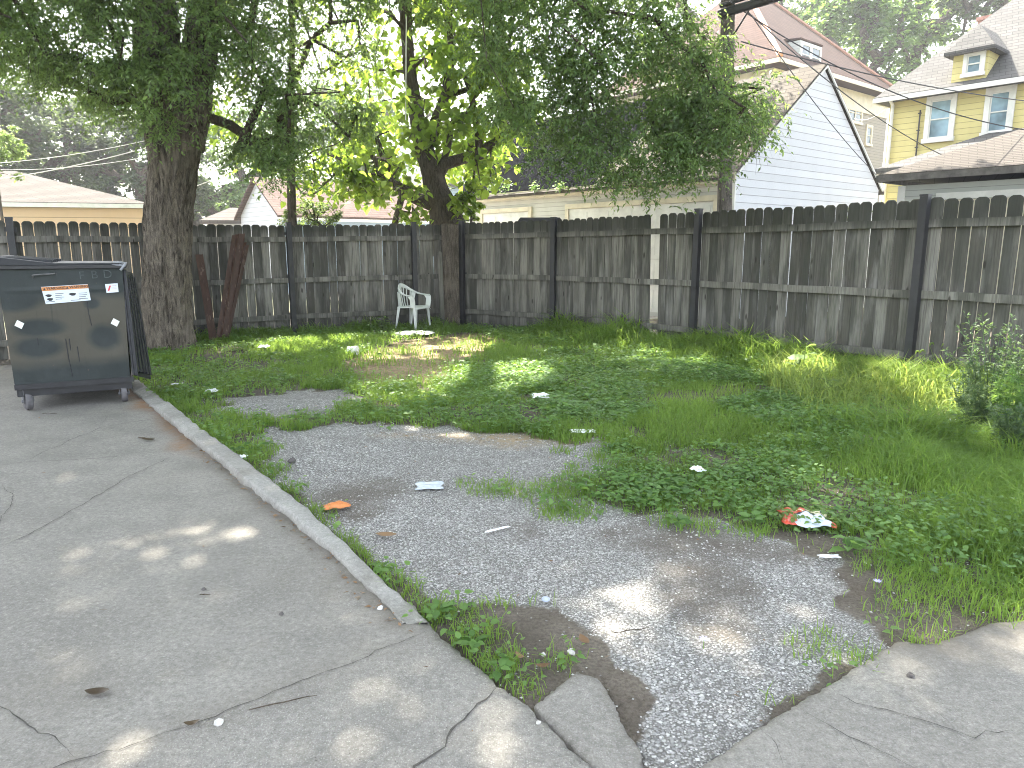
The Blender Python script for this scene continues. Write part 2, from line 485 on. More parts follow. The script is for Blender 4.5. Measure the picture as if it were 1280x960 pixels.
# ---------------------------------------------------------------- geometry helpers for the ground
def seg_d(P, a, b):
    a = np.array(a[:2]); b = np.array(b[:2]); ab = b - a
    t = np.clip(((P - a) @ ab) / (ab @ ab + 1e-12), 0, 1)
    return np.linalg.norm(P - (a + t[:, None] * ab), axis=1)
def line_d(P, pts):
    d = np.full(len(P), 1e9)
    for a, b in zip(pts[:-1], pts[1:]): d = np.minimum(d, seg_d(P, a, b))
    return d
def inside(P, poly):
    x, y = P[:, 0], P[:, 1]; r = np.zeros(len(P), bool); n = len(poly)
    for i in range(n):
        x0, y0 = poly[i][:2]; x1, y1 = poly[(i + 1) % n][:2]
        c = ((y0 > y) != (y1 > y))
        xi = x0 + (y - y0) * (x1 - x0) / ((y1 - y0) if y1 != y0 else 1e-12)
        r ^= c & (x < xi)
    return r
def sd(P, poly):                 # signed distance, positive inside
    d = line_d(P, list(poly) + [poly[0]])
    return np.where(inside(P, poly), d, -d)
def GP(pix): return [G(x, y)[:2] for x, y in pix]
def vnoise(P, sc, seed=0, octaves=3):
    """cheap value noise, 0..1, for arrays of xy"""
    out = np.zeros(len(P)); amp = 1; tot = 0
    for o in range(octaves):
        q = P[:, :2] * sc * 2 ** o + 17.3 * o + seed * 5.77
        i = np.floor(q).astype(np.int64); f = q - i; f = f * f * (3 - 2 * f)
        def h(a, b):
            v = np.sin(a * 127.1 + b * 311.7 + seed * 74.7 + o * 19.1) * 43758.5453
            return v - np.floor(v)
        v = (h(i[:, 0], i[:, 1]) * (1 - f[:, 0]) + h(i[:, 0] + 1, i[:, 1]) * f[:, 0]) * (1 - f[:, 1]) + \
            (h(i[:, 0], i[:, 1] + 1) * (1 - f[:, 0]) + h(i[:, 0] + 1, i[:, 1] + 1) * f[:, 0]) * f[:, 1]
        out += v * amp; tot += amp; amp *= .5
    return out / tot

# surveyed outlines
KERB_OUT = GP([(172, 476), (186, 487), (229, 522), (250, 540), (320, 592), (381, 642), (442, 695), (492, 742), (538, 779)])
KERB_IN = GP([(158, 481), (172, 495), (212, 528), (245, 556), (300, 601), (326, 622), (384, 668), (426, 703), (469, 747), (505, 780)])
SLAB_EDGE = GP([(538, 782), (626, 857), (656, 877), (741, 959), (900, 1120), (1100, 1400)])
LEFT_SLAB = KERB_OUT + SLAB_EDGE + [(2.0, -3.0), (-16, -3.0), (-16, 8.0), (-9.0, 9.2), (-6.0, 9.2), (-4.75, 8.6)]
RIGHT_SLAB = GP([(820, 1010), (875, 959), (950, 906), (1032, 857), (1122, 799), (1160, 803), (1200, 793), (1239, 776), (1330, 770)]) + [(9, 3.6), (9, -3), (1.2, -3), (.9, 1.2)]
CHIP = GP([(666, 878), (700, 851), (721, 834), (748, 843), (768, 875), (780, 905), (799, 930), (808, 965), (840, 1020), (800, 1010), (748, 961)])
GRAVEL = GP([(318, 560), (345, 538), (400, 527), (480, 526), (540, 532), (600, 540), (660, 540), (735, 547), (765, 565), (752, 592), (742, 612),
             (790, 630), (860, 640), (930, 655), (985, 672), (1040, 692), (1062, 730), (1060, 770), (1100, 812),
             (1032, 862), (950, 911), (875, 964), (808, 1010), (792, 915), (752, 838), (718, 828), (690, 800), (655, 770), (600, 745), (540, 735), (470, 715), (430, 680),
             (400, 640), (360, 600)])
GRAVEL2 = GP([(272, 505), (300, 492), (360, 486), (420, 484), (452, 492), (430, 504), (380, 512), (330, 520), (290, 526)])
SOIL_A = GP([(600, 760), (660, 735), (730, 735), (790, 760), (810, 800), (790, 840), (745, 842), (715, 832), (665, 876), (640, 850), (615, 800)])
DUST = [GP([(825, 690), (880, 680), (940, 700), (960, 750), (930, 790), (860, 780), (830, 740)]),
        GP([(395, 610), (440, 595), (500, 590), (520, 605), (480, 640), (430, 650)]),
        GP([(740, 660), (800, 640), (900, 650), (1000, 680), (1030, 700), (900, 690), (820, 690)]),
        GP([(640, 650), (670, 645), (680, 665), (650, 670)])]
STRAW = [GP([(425, 452), (470, 432), (530, 420), (600, 414), (640, 424), (600, 440), (560, 462), (480, 470)]),
         GP([(1060, 520), (1100, 505), (1190, 512), (1215, 530), (1150, 548), (1080, 548)]),
         GP([(480, 540), (620, 536), (740, 545), (700, 552), (560, 546)]),
         GP([(440, 455), (560, 455), (560, 474), (450, 480)])]

# left concrete slab -- dense sheet with its own dirt and rust
def sheet(name, poly, z, mat, step, kind='structure', amp=.006, bbox=None, extra=None, skirt=.12):
    P = np.array(poly); x0, y0 = P.min(0); x1, y1 = P.max(0)
    if bbox: x0, y0, x1, y1 = max(x0, bbox[0]), max(y0, bbox[1]), min(x1, bbox[2]), min(y1, bbox[3])
    xs = np.arange(x0 - step, x1 + step, step); ys = np.arange(y0 - step, y1 + step, step)
    X, Y = np.meshgrid(xs, ys); Q = np.stack([X.ravel(), Y.ravel()], 1)
    d = sd(Q, poly)
    # pull the fringe onto the outline
    keep = d > -step * 1.0
    nx = len(xs); idx = np.arange(len(Q)).reshape(Y.shape)
    f = np.stack([idx[:-1, :-1].ravel(), idx[:-1, 1:].ravel(), idx[1:, 1:].ravel(), idx[1:, :-1].ravel()], 1)
    f = f[keep[f].all(1)]
    # project points outside onto the edge
    out = (d < 0) & keep
    if out.any():
        qo = Q[out].copy(); best = np.full(len(qo), 1e9); bp = qo.copy(); pl = list(poly) + [poly[0]]
        for a, b in zip(pl[:-1], pl[1:]):
            a = np.array(a); b = np.array(b); ab = b - a
            t = np.clip(((qo - a) @ ab) / (ab @ ab + 1e-12), 0, 1); pr = a + t[:, None] * ab
            dd = np.linalg.norm(qo - pr, axis=1); m = dd < best; best[m] = dd[m]; bp[m] = pr[m]
        Q[out] = bp + rng.normal(0, .0025, bp.shape)
    Z = z + (vnoise(Q, 1.1, 3) - .5) * amp * 2 + (vnoise(Q, 12, 5, 2) - .5) * amp * .5
    Z = np.where(d < step * .3, Z - .006, Z)
    used = np.unique(f); remap = -np.ones(len(Q), int); remap[used] = np.arange(len(used)); f = remap[f]
    Q = Q[used]; Z = Z[used]
    V = np.column_stack([Q, Z])
    # skirt along the boundary
    e = np.concatenate([f[:, [0, 1]], f[:, [1, 2]], f[:, [2, 3]], f[:, [3, 0]]])
    key = e[:, 0] * (len(V) + 1) + e[:, 1]; rkey = e[:, 1] * (len(V) + 1) + e[:, 0]
    be = e[~np.isin(key, rkey)]
    n0 = len(V); V2 = V.copy(); V2[:, 2] -= skirt
    V = np.concatenate([V, V2])
    sk = np.stack([be[:, 1], be[:, 0], be[:, 0] + n0, be[:, 1] + n0], 1)
    va = {}
    if extra:
        for k, fn in extra.items():
            a = fn(Q); va[k] = np.concatenate([a, a])
    o = link_mesh(name, V, [f, sk], mat, None, True, vattrs=va, origin=(0, 0, 0))
    o['kind'] = kind
    return o

JOINT = GP([(541, 786), (397, 845), (269, 894), (103, 950), (0, 985), (-120, 1020)])
def slab_agg(Q):
    a = np.array(JOINT[0]); b = np.array(JOINT[4]); n = np.array([-(b - a)[1], (b - a)[0]]); n /= np.linalg.norm(n)
    s = (Q - a) @ n
    if n[1] > 0: s = -s
    return np.clip(s / .06 + .1, 0.05, .9)
def slab_dirt(Q):
    d = line_d(Q, KERB_IN[2:])
    v = np.clip(1 - d / .10, 0, 1) * .8 + np.clip(1 - d / .35, 0, 1) * .35 * vnoise(Q, 6, 2)
    jd = line_d(Q, JOINT)
    v = np.maximum(v, np.clip(1 - jd / .16, 0, 1) * .35)
    v = np.maximum(v, np.clip((Q[:, 1] - 7.3) / 1.5, 0, 1) * .6)
    for (cx, cy, r, w) in [(430, 725, .22, .4), (200, 600, .25, .15), (70, 860, .25, .3), (360, 720, .2, .2), (250, 650, .4, .12)]:
        g = G(cx, cy); v = np.maximum(v, np.clip(1.2 - np.hypot(Q[:, 0] - g[0], Q[:, 1] - g[1]) / r, 0, 1) * w)
    return np.clip(v, 0, 1)
def slab_rust(Q):
    d = line_d(Q, GP([(120, 478), (160, 488), (178, 500), (200, 515), (216, 530), (232, 545), (228, 560)]))
    w = np.clip(1.25 - d / (.07 + .08 * vnoise(Q, 3, 9)), 0, 1)
    d2 = line_d(Q, GP([(238, 566), (262, 572)])); d3 = line_d(Q, GP([(60, 486), (150, 484)]))
    g = G(186, 505); blob = np.clip(1.3 - np.hypot((Q[:, 0] - g[0]), (Q[:, 1] - g[1]) * .6) / .16, 0, 1)
    return np.clip(w * .75 + np.clip(1 - d2 / .08, 0, 1) * .35 + np.clip(1 - d3 / .22, 0, 1) * .4 + blob * .7, 0, 1)
sheet('driveway', LEFT_SLAB, 0.0, M['concrete'], .045, bbox=(-8.2, 0.6, 2.2, 9.5),
      extra={'agg': slab_agg, 'dirt': slab_dirt, 'rust': slab_rust})
def rs_dirt(Q):
    e = line_d(Q, RIGHT_SLAB[4:9])
    return np.clip(np.clip(1 - e / .25, 0, 1) * .8 + np.clip(vnoise(Q, 1.6, 11) - .5, 0, 1) * .9, 0, 1)
sheet('pavement', RIGHT_SLAB, 0.0, M['concrete'], .035, bbox=(.5, 0.8, 5.5, 4.6),
      extra={'agg': lambda Q: .25 + .3 * vnoise(Q, 2, 8), 'dirt': rs_dirt, 'rust': lambda Q: 0 * Q[:, 0]})
sheet('broken_pavement', CHIP, -.012, M['concrete'], .02,
      extra={'agg': lambda Q: .35 + .5 * vnoise(Q, 5, 8), 'dirt': lambda Q: np.clip(1 - line_d(Q, CHIP + [CHIP[0]]) / .05, 0, 1) * .7 * vnoise(Q, 12, 4), 'rust': lambda Q: 0 * Q[:, 0]})

# kerb: a raised rounded strip
def kerb():
    m = []; n = 90
    def samp(pl, t):
        pl = [np.array(p) for p in pl]; L = [0]
        for a, b in zip(pl[:-1], pl[1:]): L.append(L[-1] + np.linalg.norm(b - a))
        x = t * L[-1]; i = min(max(np.searchsorted(L, x) - 1, 0), len(pl) - 2)
        return pl[i] + (pl[i + 1] - pl[i]) * ((x - L[i]) / (L[i + 1] - L[i] + 1e-9))
    prof = [(0, -.10), (0, .0), (.015, .80), (.06, .95), (.14, 1.0), (.82, 1.0), (.94, .95), (1.0, .7), (1.0, -2.2)]
    V = []; k = len(prof)
    for i in range(n + 1):
        t = i / n
        a = samp(KERB_IN, t); b = samp(KERB_OUT, t)
        h = .050 * min(1, (1 - t) / .22 + .10)
        if t < .24: h *= .35 + .65 * max(0, math.sin(t * 60)) * .25
        h *= 1 + .08 * math.sin(i * 1.7)
        jit = rng.normal(0, .0045, 2) + np.array([mnoise.noise(Vector((i * .21, 0, 0))), mnoise.noise(Vector((i * .21, 7, 0)))]) * .007
        for (s, z) in prof:
            p = a + (b - a) * s + jit * (1.3 if s in (0, 1.0) else .5) + rng.normal(0, .0015, 2)
            V.append((p[0], p[1], z * h + rng.normal(0, .0018)))
    F_ = []
    for i in range(n):
        for j in range(k - 1):
            F_.append((i * k + j, (i + 1) * k + j, (i + 1) * k + j + 1, i * k + j + 1))
    F_ = np.array(F_)[:, ::-1]
    V = np.array(V)
    o = link_mesh('kerb', V, F_, M['kerb'], None, True, origin=(0, 0, 0),
                  vattrs={'agg': np.full(len(V), .3), 'dirt': np.clip(vnoise(V, 3, 6) - .35, 0, 1) * 1.3 + np.where(V[:, 2] < .015, .4, 0), 'rust': np.zeros(len(V))})
    o['kind'] = 'structure'
kerb()

# cracks: thin jagged grooves filled with dirt
def crack(pixs, w=.008, z=.004, seed=1):
    pts = [np.array(G(x, y)[:2]) for x, y in pixs]; r = np.random.default_rng(seed)
    fine = []
    for a, b in zip(pts[:-1], pts[1:]):
        L = np.linalg.norm(b - a); n = max(2, int(L / .03)); nrm = np.array([-(b - a)[1], (b - a)[0]]) / (L + 1e-9)
        off = np.cumsum(r.normal(0, .006, n)); off -= np.linspace(0, off[-1], n)
        for i in range(n): fine.append(a + (b - a) * i / n + nrm * off[i])
    fine.append(pts[-1]); fine = np.array(fine); n = len(fine)
    tan = np.gradient(fine, axis=0); tan /= np.linalg.norm(tan, axis=1)[:, None] + 1e-9
    nr = np.stack([-tan[:, 1], tan[:, 0]], 1)
    ww = w * .42 * (0.3 + r.random(n) * .9) * np.clip(np.minimum(np.arange(n), n - 1 - np.arange(n)) / 4, .15, 1)
    zz = z + (vnoise(fine, 1.1, 3) - .5) * .012 + (vnoise(fine, 12, 5, 2) - .5) * .003
    V = np.concatenate([np.column_stack([fine + nr * ww[:, None] / 2, zz]), np.column_stack([fine - nr * ww[:, None] / 2, zz])])
    i = np.arange(n - 1)
    return V, np.stack([i, i + 1, i + 1 + n, i + n], 1)
def cracks(lst, name='crack'):
    Vs = []; Fs = []; b = 0
    for k, (p, w) in enumerate(lst):
        V, f = crack(p, w, seed=k + 3); Vs.append(V); Fs.append(f[:, ::-1] + b); b += len(V)
    o = link_mesh(name, np.concatenate(Vs), np.concatenate(Fs), M['crack'], None, origin=(0, 0, 0)); o['kind'] = 'structure'
cracks([([(541, 786), (470, 815), (397, 845), (269, 894), (103, 950), (0, 985)], .009),
        ([(626, 859), (600, 882), (564, 913), (554, 933), (521, 960), (490, 1000)], .020),
        ([(0, 581), (40, 577), (90, 575), (163, 569)], .014), ([(30, 577), (70, 559), (100, 545), (125, 535), (170, 527), (206, 521)], .012),
        ([(0, 686), (45, 665), (80, 645), (120, 620), (157, 598), (190, 582), (212, 572)], .013),
        ([(5, 605), (14, 617), (14, 630), (4, 645), (-2, 665)], .010),
        ([(-10, 872), (0, 880), (37, 908), (69, 922), (82, 938), (94, 948)], .009),
        ([(94, 948), (100, 975)], .007), ([(125, 535), (135, 520), (180, 512)], .006),
        ([(995, 884), (1030, 905), (1062, 921), (1100, 940), (1150, 965)], .009),
        ([(1036, 860), (1070, 880), (1134, 895), (1194, 914), (1220, 925), (1231, 914), (1282, 915)], .009),
        ([(1150, 878), (1180, 895), (1194, 914)], .005), ([(950, 908), (972, 932), (980, 962)], .007),
        ([(1062, 921), (1075, 948), (1090, 965)], .005), ([(1134, 895), (1140, 920), (1170, 945)], .004),
        ([(1002, 876), (1010, 890)], .006)])

# yard: soil, gravel, dry litter
YARD = [(-9.5, 8.6)] + [KERB_IN[0]] + KERB_IN[1:] + SLAB_EDGE + [(9.5, .9), (9.5, 6.5), (6.6, 6.8), (4.8, 9.0), (.9, 14.2), (-1.5, 15.4), (-5.3, 14.4), (-9.5, 12)]
def gravel_m(Q):
    k_ = .16 + .30 * np.clip((Q[:, 1] - 4.8) / 1.5, 0, 1); a = np.maximum(sd(Q, GRAVEL) / k_, sd(Q, GRAVEL2) / .40)
    a = a - np.clip(sd(Q, SOIL_A) / .30 + .5 + (vnoise(Q, 5, 23) - .5) * 1.3, 0, 1) * 1.5
    return np.clip(a + .5 + (vnoise(Q, 4, 21) - .5) * 2.0, 0, 1)
def straw_m(Q):
    v = np.zeros(len(Q))
    for s in STRAW: v = np.maximum(v, np.clip(sd(Q, s) / .3 + .5 + (vnoise(Q, 3, 4) - .5) * .8, 0, 1))
    return v
def dust_m(Q):
    v = np.zeros(len(Q))
    for s in DUST: v = np.maximum(v, np.clip(sd(Q, s) / .15 + .5 + (vnoise(Q, 4, 14) - .5) * .9, 0, 1))
    return v * .9
def yard_z(Q):
    return -.034 + (vnoise(Q, .9, 3) - .5) * .03 + (vnoise(Q, 8, 5, 2) - .5) * .012
xs = np.arange(-9.5, 9.5, .05); ys = np.arange(.9, 15.6, .05)
X, Y = np.meshgrid(xs, ys); Q = np.stack([X.ravel(), Y.ravel()], 1)
idx = np.arange(len(Q)).reshape(X.shape)
f = np.stack([idx[:-1, :-1].ravel(), idx[:-1, 1:].ravel(), idx[1:, 1:].ravel(), idx[1:, :-1].ravel()], 1)
sl = np.clip(sd(Q, LEFT_SLAB) / .05, 0, 1) * .08 + np.clip(sd(Q, RIGHT_SLAB) / .05, 0, 1) * .08 + np.clip(sd(Q, CHIP) / .03, 0, 1) * .03
link_mesh('yard', np.column_stack([Q, yard_z(Q) - sl]), f, M['soil'], None, True,
          vattrs={'gravel': gravel_m(Q), 'straw': straw_m(Q), 'dust': dust_m(Q)}, origin=(0, 0, 0))['kind'] = 'structure'
# wide ground reaching the horizon and the alley behind the fence
far = NT('far_ground'); far.color(far.mix(far.ramp(far.noise(.2, 5), [(.35, 0.0), (.65, 1.0)]), (.07, .09, .04), (.17, .15, .11))); far.rough(.95, .1)
link_mesh('ground', [(-400, -200, -.17), (400, -200, -.17), (400, 700, -.17), (-400, 700, -.17)], np.array([[0, 1, 2, 3]]), far.m, None, origin=(0, 0, -.17))['kind'] = 'structure'
a0 = Vector((6.4, 7.6, -.09)); A = [a0 - ND * 8, a0 - ND * 8 + NN * 4.2, a0 + ND * 26 + NN * 4.2, a0 + ND * 26]
link_mesh('alley', [tuple(p) for p in A], np.array([[0, 1, 2, 3]]), M['alley'], None, origin=(0, 0, 0))['kind'] = 'structure'

# ---------------------------------------------------------------- buildings
def frame_pt(P, a, n, s, z, o):   # point on a wall: s along, z up, o out of the wall
    return Vector((P[0], P[1], 0)) + a * s + n * o + Vector((0, 0, z))
def wbox(mb, P, a, n, s0, s1, z0, z1, o0, o1, rnd=None):
    return mb.obox(frame_pt(P, a, n, s0, z0, o0), a * (s1 - s0), n * (o1 - o0), Vector((0, 0, z1 - z0)), rnd)
def window(root, P, a, n, s0, s1, z0, z1, name='window', glass='glass', fw=.11, trim='white_trim', sash=True, mull=0, curtain=None, label=None):
    m = MB()
    wbox(m, P, a, n, s0 - fw, s0, z0 - fw * .6, z1 + fw, -.02, .05); wbox(m, P, a, n, s1, s1 + fw, z0 - fw * .6, z1 + fw, -.02, .05)
    wbox(m, P, a, n, s0, s1, z1, z1 + fw, -.02, .055)
    fr = m.build(name, M[trim], root)
    if label: fr['label'] = label
    k = MB(); wbox(k, P, a, n, s0 - fw - .03, s1 + fw + .03, z0 - fw, z0 - .002, -.02, .09); k.build('sill', M[trim], fr)
    g = MB(); wbox(g, P, a, n, s0 + .002, s1 - .002, z0, z1 - .002, -.06, .008); g.build('pane', M[glass], fr)
    q = MB()
    t = .035
    wbox(q, P, a, n, s0 + .003, s0 + t, z0 + .001, z1 - .004, .009, .03); wbox(q, P, a, n, s1 - t, s1 - .003, z0 + .001, z1 - .004, .009, .03)
    wbox(q, P, a, n, s0 + t, s1 - t, z0 + .001, z0 + t, .009, .03); wbox(q, P, a, n, s0 + t, s1 - t, z1 - t, z1 - .004, .009, .03)
    if sash: wbox(q, P, a, n, s0 + t, s1 - t, (z0 + z1) / 2 - t / 2, (z0 + z1) / 2 + t / 2, .009, .04)
    for i in range(mull):
        x = s0 + (s1 - s0) * (i + 1) / (mull + 1); wbox(q, P, a, n, x - .04, x + .04, z0 + t, z1 - t, .009, .045)
    q.build('sash', M[trim], fr)
    return fr
def slab_roof(mb, pts, th=.12):
    """roof plane given by its outline, with thickness downwards"""
    return mb.prism(pts, (0, 0, -th))
def V3(p, z): return Vector((p[0], p[1], z))

# -- white garage across the alley
P = Vector(XA(920, 15.3, 3.0) and (XA(920, 15.3, 3.0), 15.3, 0))
GL, GW, GZ, GR = 9.6, 6.5, 2.95, 5.45
wg = thing('garage', 'long white garage with cream front and tall white gable behind the right fence', 'garage', tuple(P + ND * GL / 2 + NN * GW / 2))
A0, B0, C0, D0 = P, P + NN * GW, P + NN * GW + ND * GL, P + ND * GL
m = MB(); wbox(m, A0, ND, -NN, 0, GL, -.1, GZ, -.12, 0); m.build('front_wall', M['cream_siding'], wg)
m = MB(); wbox(m, B0, ND, NN, 0.0, GL, -.1, GZ, -.12, 0); m.build('back_wall', M['cream_siding'], wg)
def gable(base, name, outn, mat):
    m = MB(); mid = base + NN * GW / 2
    m.prism([V3(base, -.1), V3(base + NN * GW, -.1), V3(base + NN * GW, GZ), V3(mid, GR), V3(base, GZ)], -outn * .12)
    return m.build(name, mat, wg)
gable(P - ND * .004, 'gable_wall', -ND, M['white_siding'])
gable(P + ND * (GL + .004), 'gable_wall', ND, M['cream_siding'])
ov = .22; ridge0 = P + NN * GW / 2 - ND * .06; ridge1 = P + NN * GW / 2 + ND * (GL + .25)
slope = (GR - GZ) / (GW / 2)
rf = MB(); e0 = P - NN * ov - ND * .06; e1 = P - NN * ov + ND * (GL + .25)
slab_roof(rf, [V3(e0, GZ - slope * ov + .13), V3(ridge0, GR + .13), V3(ridge1, GR + .13), V3(e1, GZ - slope * ov + .13)], .07)
e2 = B0 + NN * ov - ND * .06; e3 = B0 + NN * ov + ND * (GL + .25)
slab_roof(rf, [V3(e2, GZ - slope * ov + .131), V3(e3, GZ - slope * ov + .131), V3(ridge1, GR + .131), V3(ridge0, GR + .131)], .07)
roof = rf.build('roof', M['shingle_tan'], wg)
# the far end of the slope carries a near-black patch with a ragged edge
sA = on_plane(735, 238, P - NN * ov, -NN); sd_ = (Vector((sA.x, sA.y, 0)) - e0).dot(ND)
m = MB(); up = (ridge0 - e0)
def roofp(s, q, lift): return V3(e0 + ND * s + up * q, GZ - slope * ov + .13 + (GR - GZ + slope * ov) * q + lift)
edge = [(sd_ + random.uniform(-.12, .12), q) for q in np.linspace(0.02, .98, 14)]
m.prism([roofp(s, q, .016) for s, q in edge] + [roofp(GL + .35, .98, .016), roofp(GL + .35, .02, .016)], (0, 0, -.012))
tp = m.build('black_roof_patch', M['shingle_dark'], roof)
tp['label'] = 'black patch over the left end of the slope'
m = MB()
wbox(m, P, ND, -NN, -.1, GL + .2, GZ - .13, GZ + .03, .13, .17); wbox(m, P, ND, -NN, 0, GL, GZ - .15, GZ - .13, 0.0, .17)
m.build('fascia', M['cream_trim'], wg)
m = MB()
for s0, s1, q0, q1 in ((0, 1, 0, 1),):
    a = V3(P - ND * .05, GZ + .02); b = V3(P + NN * GW / 2 - ND * .05, GR + .03)
    c = V3(P + NN * (GW + .1) - ND * .05, GZ - .04)
    m.obox(a, b - a, -ND * .03, Vector((0, 0, .05))); m.obox(c, b - c, -ND * .031, Vector((0, 0, .05)))
m.build('rake_board', M['white_trim'], wg)
m = MB(); wbox(m, P, ND, -NN, -.03, .10, -.1, GZ - .16, .002, .05); m.build('corner_trim', M['white_trim'], wg)
dm = simple('roller_door_paint', (.58, .58, .56), .55, .15, 3, .1)
def gdoor(pxa, pxb, ztop):
    pa = on_plane(pxa, 262, P, -NN); pb = on_plane(pxb, 262, P, -NN)
    sa = (pa - P).dot(ND); sb = (pb - P).dot(ND); s0, s1 = min(sa, sb), max(sa, sb)
    m = MB(); nrow = 4; h = ztop / nrow; ncol = max(3, int((s1 - s0) / .7))
    for r in range(nrow):
        wbox(m, P, ND, -NN, s0, s1, r * h, (r + 1) * h - .012, -.05, .012)
        for c_ in range(ncol):
            x0 = s0 + (s1 - s0) * (c_ + .12) / ncol; x1 = s0 + (s1 - s0) * (c_ + .88) / ncol
            wbox(m, P, ND, -NN, x0, x1, r * h + .09, (r + 1) * h - .1, .012, .022)
    d = m.build('roller_door', dm, wg)
    m = MB()
    wbox(m, P, ND, -NN, s0 - .12, s0 - .002, -.05, ztop + .12, .0, .05); wbox(m, P, ND, -NN, s1 + .002, s1 + .12, -.05, ztop + .12, 0, .05)
    wbox(m, P, ND, -NN, s0, s1, ztop + .002, ztop + .12, 0, .055)
    m.build('door_frame', M['cream_trim'], d)
gdoor(604, 662, 2.45); gdoor(712, 893, 2.45)

# -- hip-roofed houses (generic)
def hip(root, P, a, n, L, D, ze, zr, inset_a0, inset_a1, over, mat, name='roof', th=.14, flat=None):
    """P front-left corner, a along front, n = outward normal of front; depth goes -n"""
    o = over
    c = [P - a * o + n * o, P + a * (L + o) + n * o, P + a * (L + o) - n * (D + o), P - a * o - n * (D + o)]
    r0 = P + a * inset_a0 - n * D / 2; r1 = P + a * (L - inset_a1) - n * D / 2
    m = MB(); e = [V3(x, ze) for x in c]; R0 = V3(r0, zr); R1 = V3(r1, zr)
    low = [v + Vector((0, 0, -th)) for v in e]
    m.poly(e + [R0, R1] + low, [(0, 1, 5, 4), (1, 2, 5), (2, 3, 4, 5), (3, 0, 4), (0, 6, 7, 1), (1, 7, 8, 2), (2, 8, 9, 3), (3, 9, 6, 0), (6, 9, 8, 7)])
    return m.build(name, mat, root), e, R0, R1
def walls(root, P, a, n, L, D, z0, z1, mat, name='wall'):
    m = MB()
    m.obox(V3(P, z0) - n * D, a * L, n * D, Vector((0, 0, z1 - z0)))
    return m.build(name, mat, root)
def eave_board(root, e, th, mat, name='fascia', h=.2):
    m = MB()
    ctr = sum(e, Vector()) / 4
    for i in range(4):
        p, q = e[i], e[(i + 1) % 4]; d = (q - p).normalized(); out = Vector((d.y, -d.x, 0))
        if out.dot((p + q) / 2 - ctr) < 0: out = -out
        m.obox(p + Vector((0, 0, -h)) + out * .003, q - p, out * .04, Vector((0, 0, h * .85)))
    return m.build(name, mat, root)

# brown-roofed tan house
Cb = Vector((XA(975, 30, 8.7), 30, 0))
bh = thing('house', 'tan house with red-brown hip roof and grey dormer behind the white gable', 'house', tuple(Cb + NN * 4.5 + ND * 4.5))
walls(bh, Cb + NN * .7 + ND * .7, NN, -ND, 10.6, 8.6, -.1, 8.55, M['tan_siding'])
rb, e, R0, R1 = hip(bh, Cb + NN * .7 + ND * .7, NN, -ND, 9.6, 8.6, 8.8, 13.6, 4.0, 4.6, .7, M['shingle_brown'])
eave_board(bh, e, .14, M['cream_trim'])
m = MB(); pw = Cb + NN * .7 + ND * .7
wbox(m, pw, NN, -ND, -.03, 10.63, 7.75, 8.6, .003, .05); m.build('frieze', M['cream_trim'], bh)
m = MB(); wbox(m, pw, ND, -NN, -.03, 8.6, 7.75, 8.6, .003, .05); m.build('frieze', M['cream_trim'], bh)
m = MB(); wbox(m, pw, ND, -NN, 0.0, 8.6, 3, 7.74, .003, .03); m.build('side_cladding', M['cream_siding'], bh)
def wpix(root, P, a, n, x0, y0, x1, y1, **kw):
    q0 = on_plane(x0, y1, P, n); q1 = on_plane(x1, y0, P, n); qa = on_plane(x1, y1, P, n)
    s0 = (q0 - P).dot(a); s1 = (q1 - P).dot(a)
    return window(root, P, a, n, min(s0, s1), max(s0, s1), (q0.z + qa.z) / 2, q1.z, **kw)
wpix(bh, pw, NN, -ND, 1060, 133, 1077, 152, mull=1, sash=True, trim='cream_trim')
wpix(bh, pw, NN, -ND, 1082, 160, 1089, 180, trim='cream_trim')
# orange hip ridge cap, darker on the right hip
m = MB(); m.tube([e[0] + Vector((0, 0, .03)), R0 + Vector((0, 0, .03))], .12, 6); rc = m.build('ridge_cap', simple('terracotta_ridge', (.50, .26, .14), .8, .2, 6), rb)
m = MB(); m.tube([e[1] + Vector((0, 0, .03)), R1 + Vector((0, 0, .03))], .09, 6); m.build('ridge_cap', simple('terracotta_ridge_dark', (.30, .16, .11), .8, .2, 6), rb)
# dormer on the right slope
def dormer(root, pix, P, a, n, back, wallmat, roofmat, hiproof=False, mullion=True, side=None, rh=.12, over=.15, wpad=(.12, .12), glass='glass'):
    x0, y0, x1, y1 = pix
    Pd = P - n * back
    q0 = on_plane(x0, y1, Pd, n); q1 = on_plane(x1, y0, Pd, n); q2 = on_plane(x1, y1, Pd, n)
    s0 = (q0 - Pd).dot(a); s1 = (q1 - Pd).dot(a); z0 = (q0.z + q2.z) / 2; z1 = q1.z
    d = MB(); wbox(d, Pd, a, n, s0, s1, z0, z1, -3.2, 0); dd = d.build('dormer', wallmat, root)
    r = MB()
    if hiproof:
        b = [frame_pt(Pd, a, n, s0 - over, z1, over), frame_pt(Pd, a, n, s1 + over, z1, over), frame_pt(Pd, a, n, s1 + over, z1, -3.2), frame_pt(Pd, a, n, s0 - over, z1, -3.2)]
        w = (s1 - s0) / 2 + over
        t0 = frame_pt(Pd, a, n, (s0 + s1) / 2, z1 + rh, over - w * 1.0); t1 = frame_pt(Pd, a, n, (s0 + s1) / 2, z1 + rh, -3.2)
        r.poly(b + [t0, t1] + [x - Vector((0, 0, .1)) for x in b], [(0, 1, 4), (1, 2, 5, 4), (2, 3, 5), (3, 0, 4, 5), (0, 6, 7, 1), (1, 7, 8, 2), (2, 8, 9, 3), (3, 9, 6, 0), (6, 9, 8, 7)])
    else:
        r.obox(frame_pt(Pd, a, n, s0 - over, z1 + .02, over), a * (s1 - s0 + 2 * over), -n * 3.3 + Vector((0, 0, .35)), Vector((0, 0, rh)))
    r.build('dormer_roof', roofmat, dd)
    return dd, Pd, s0, s1, z0, z1
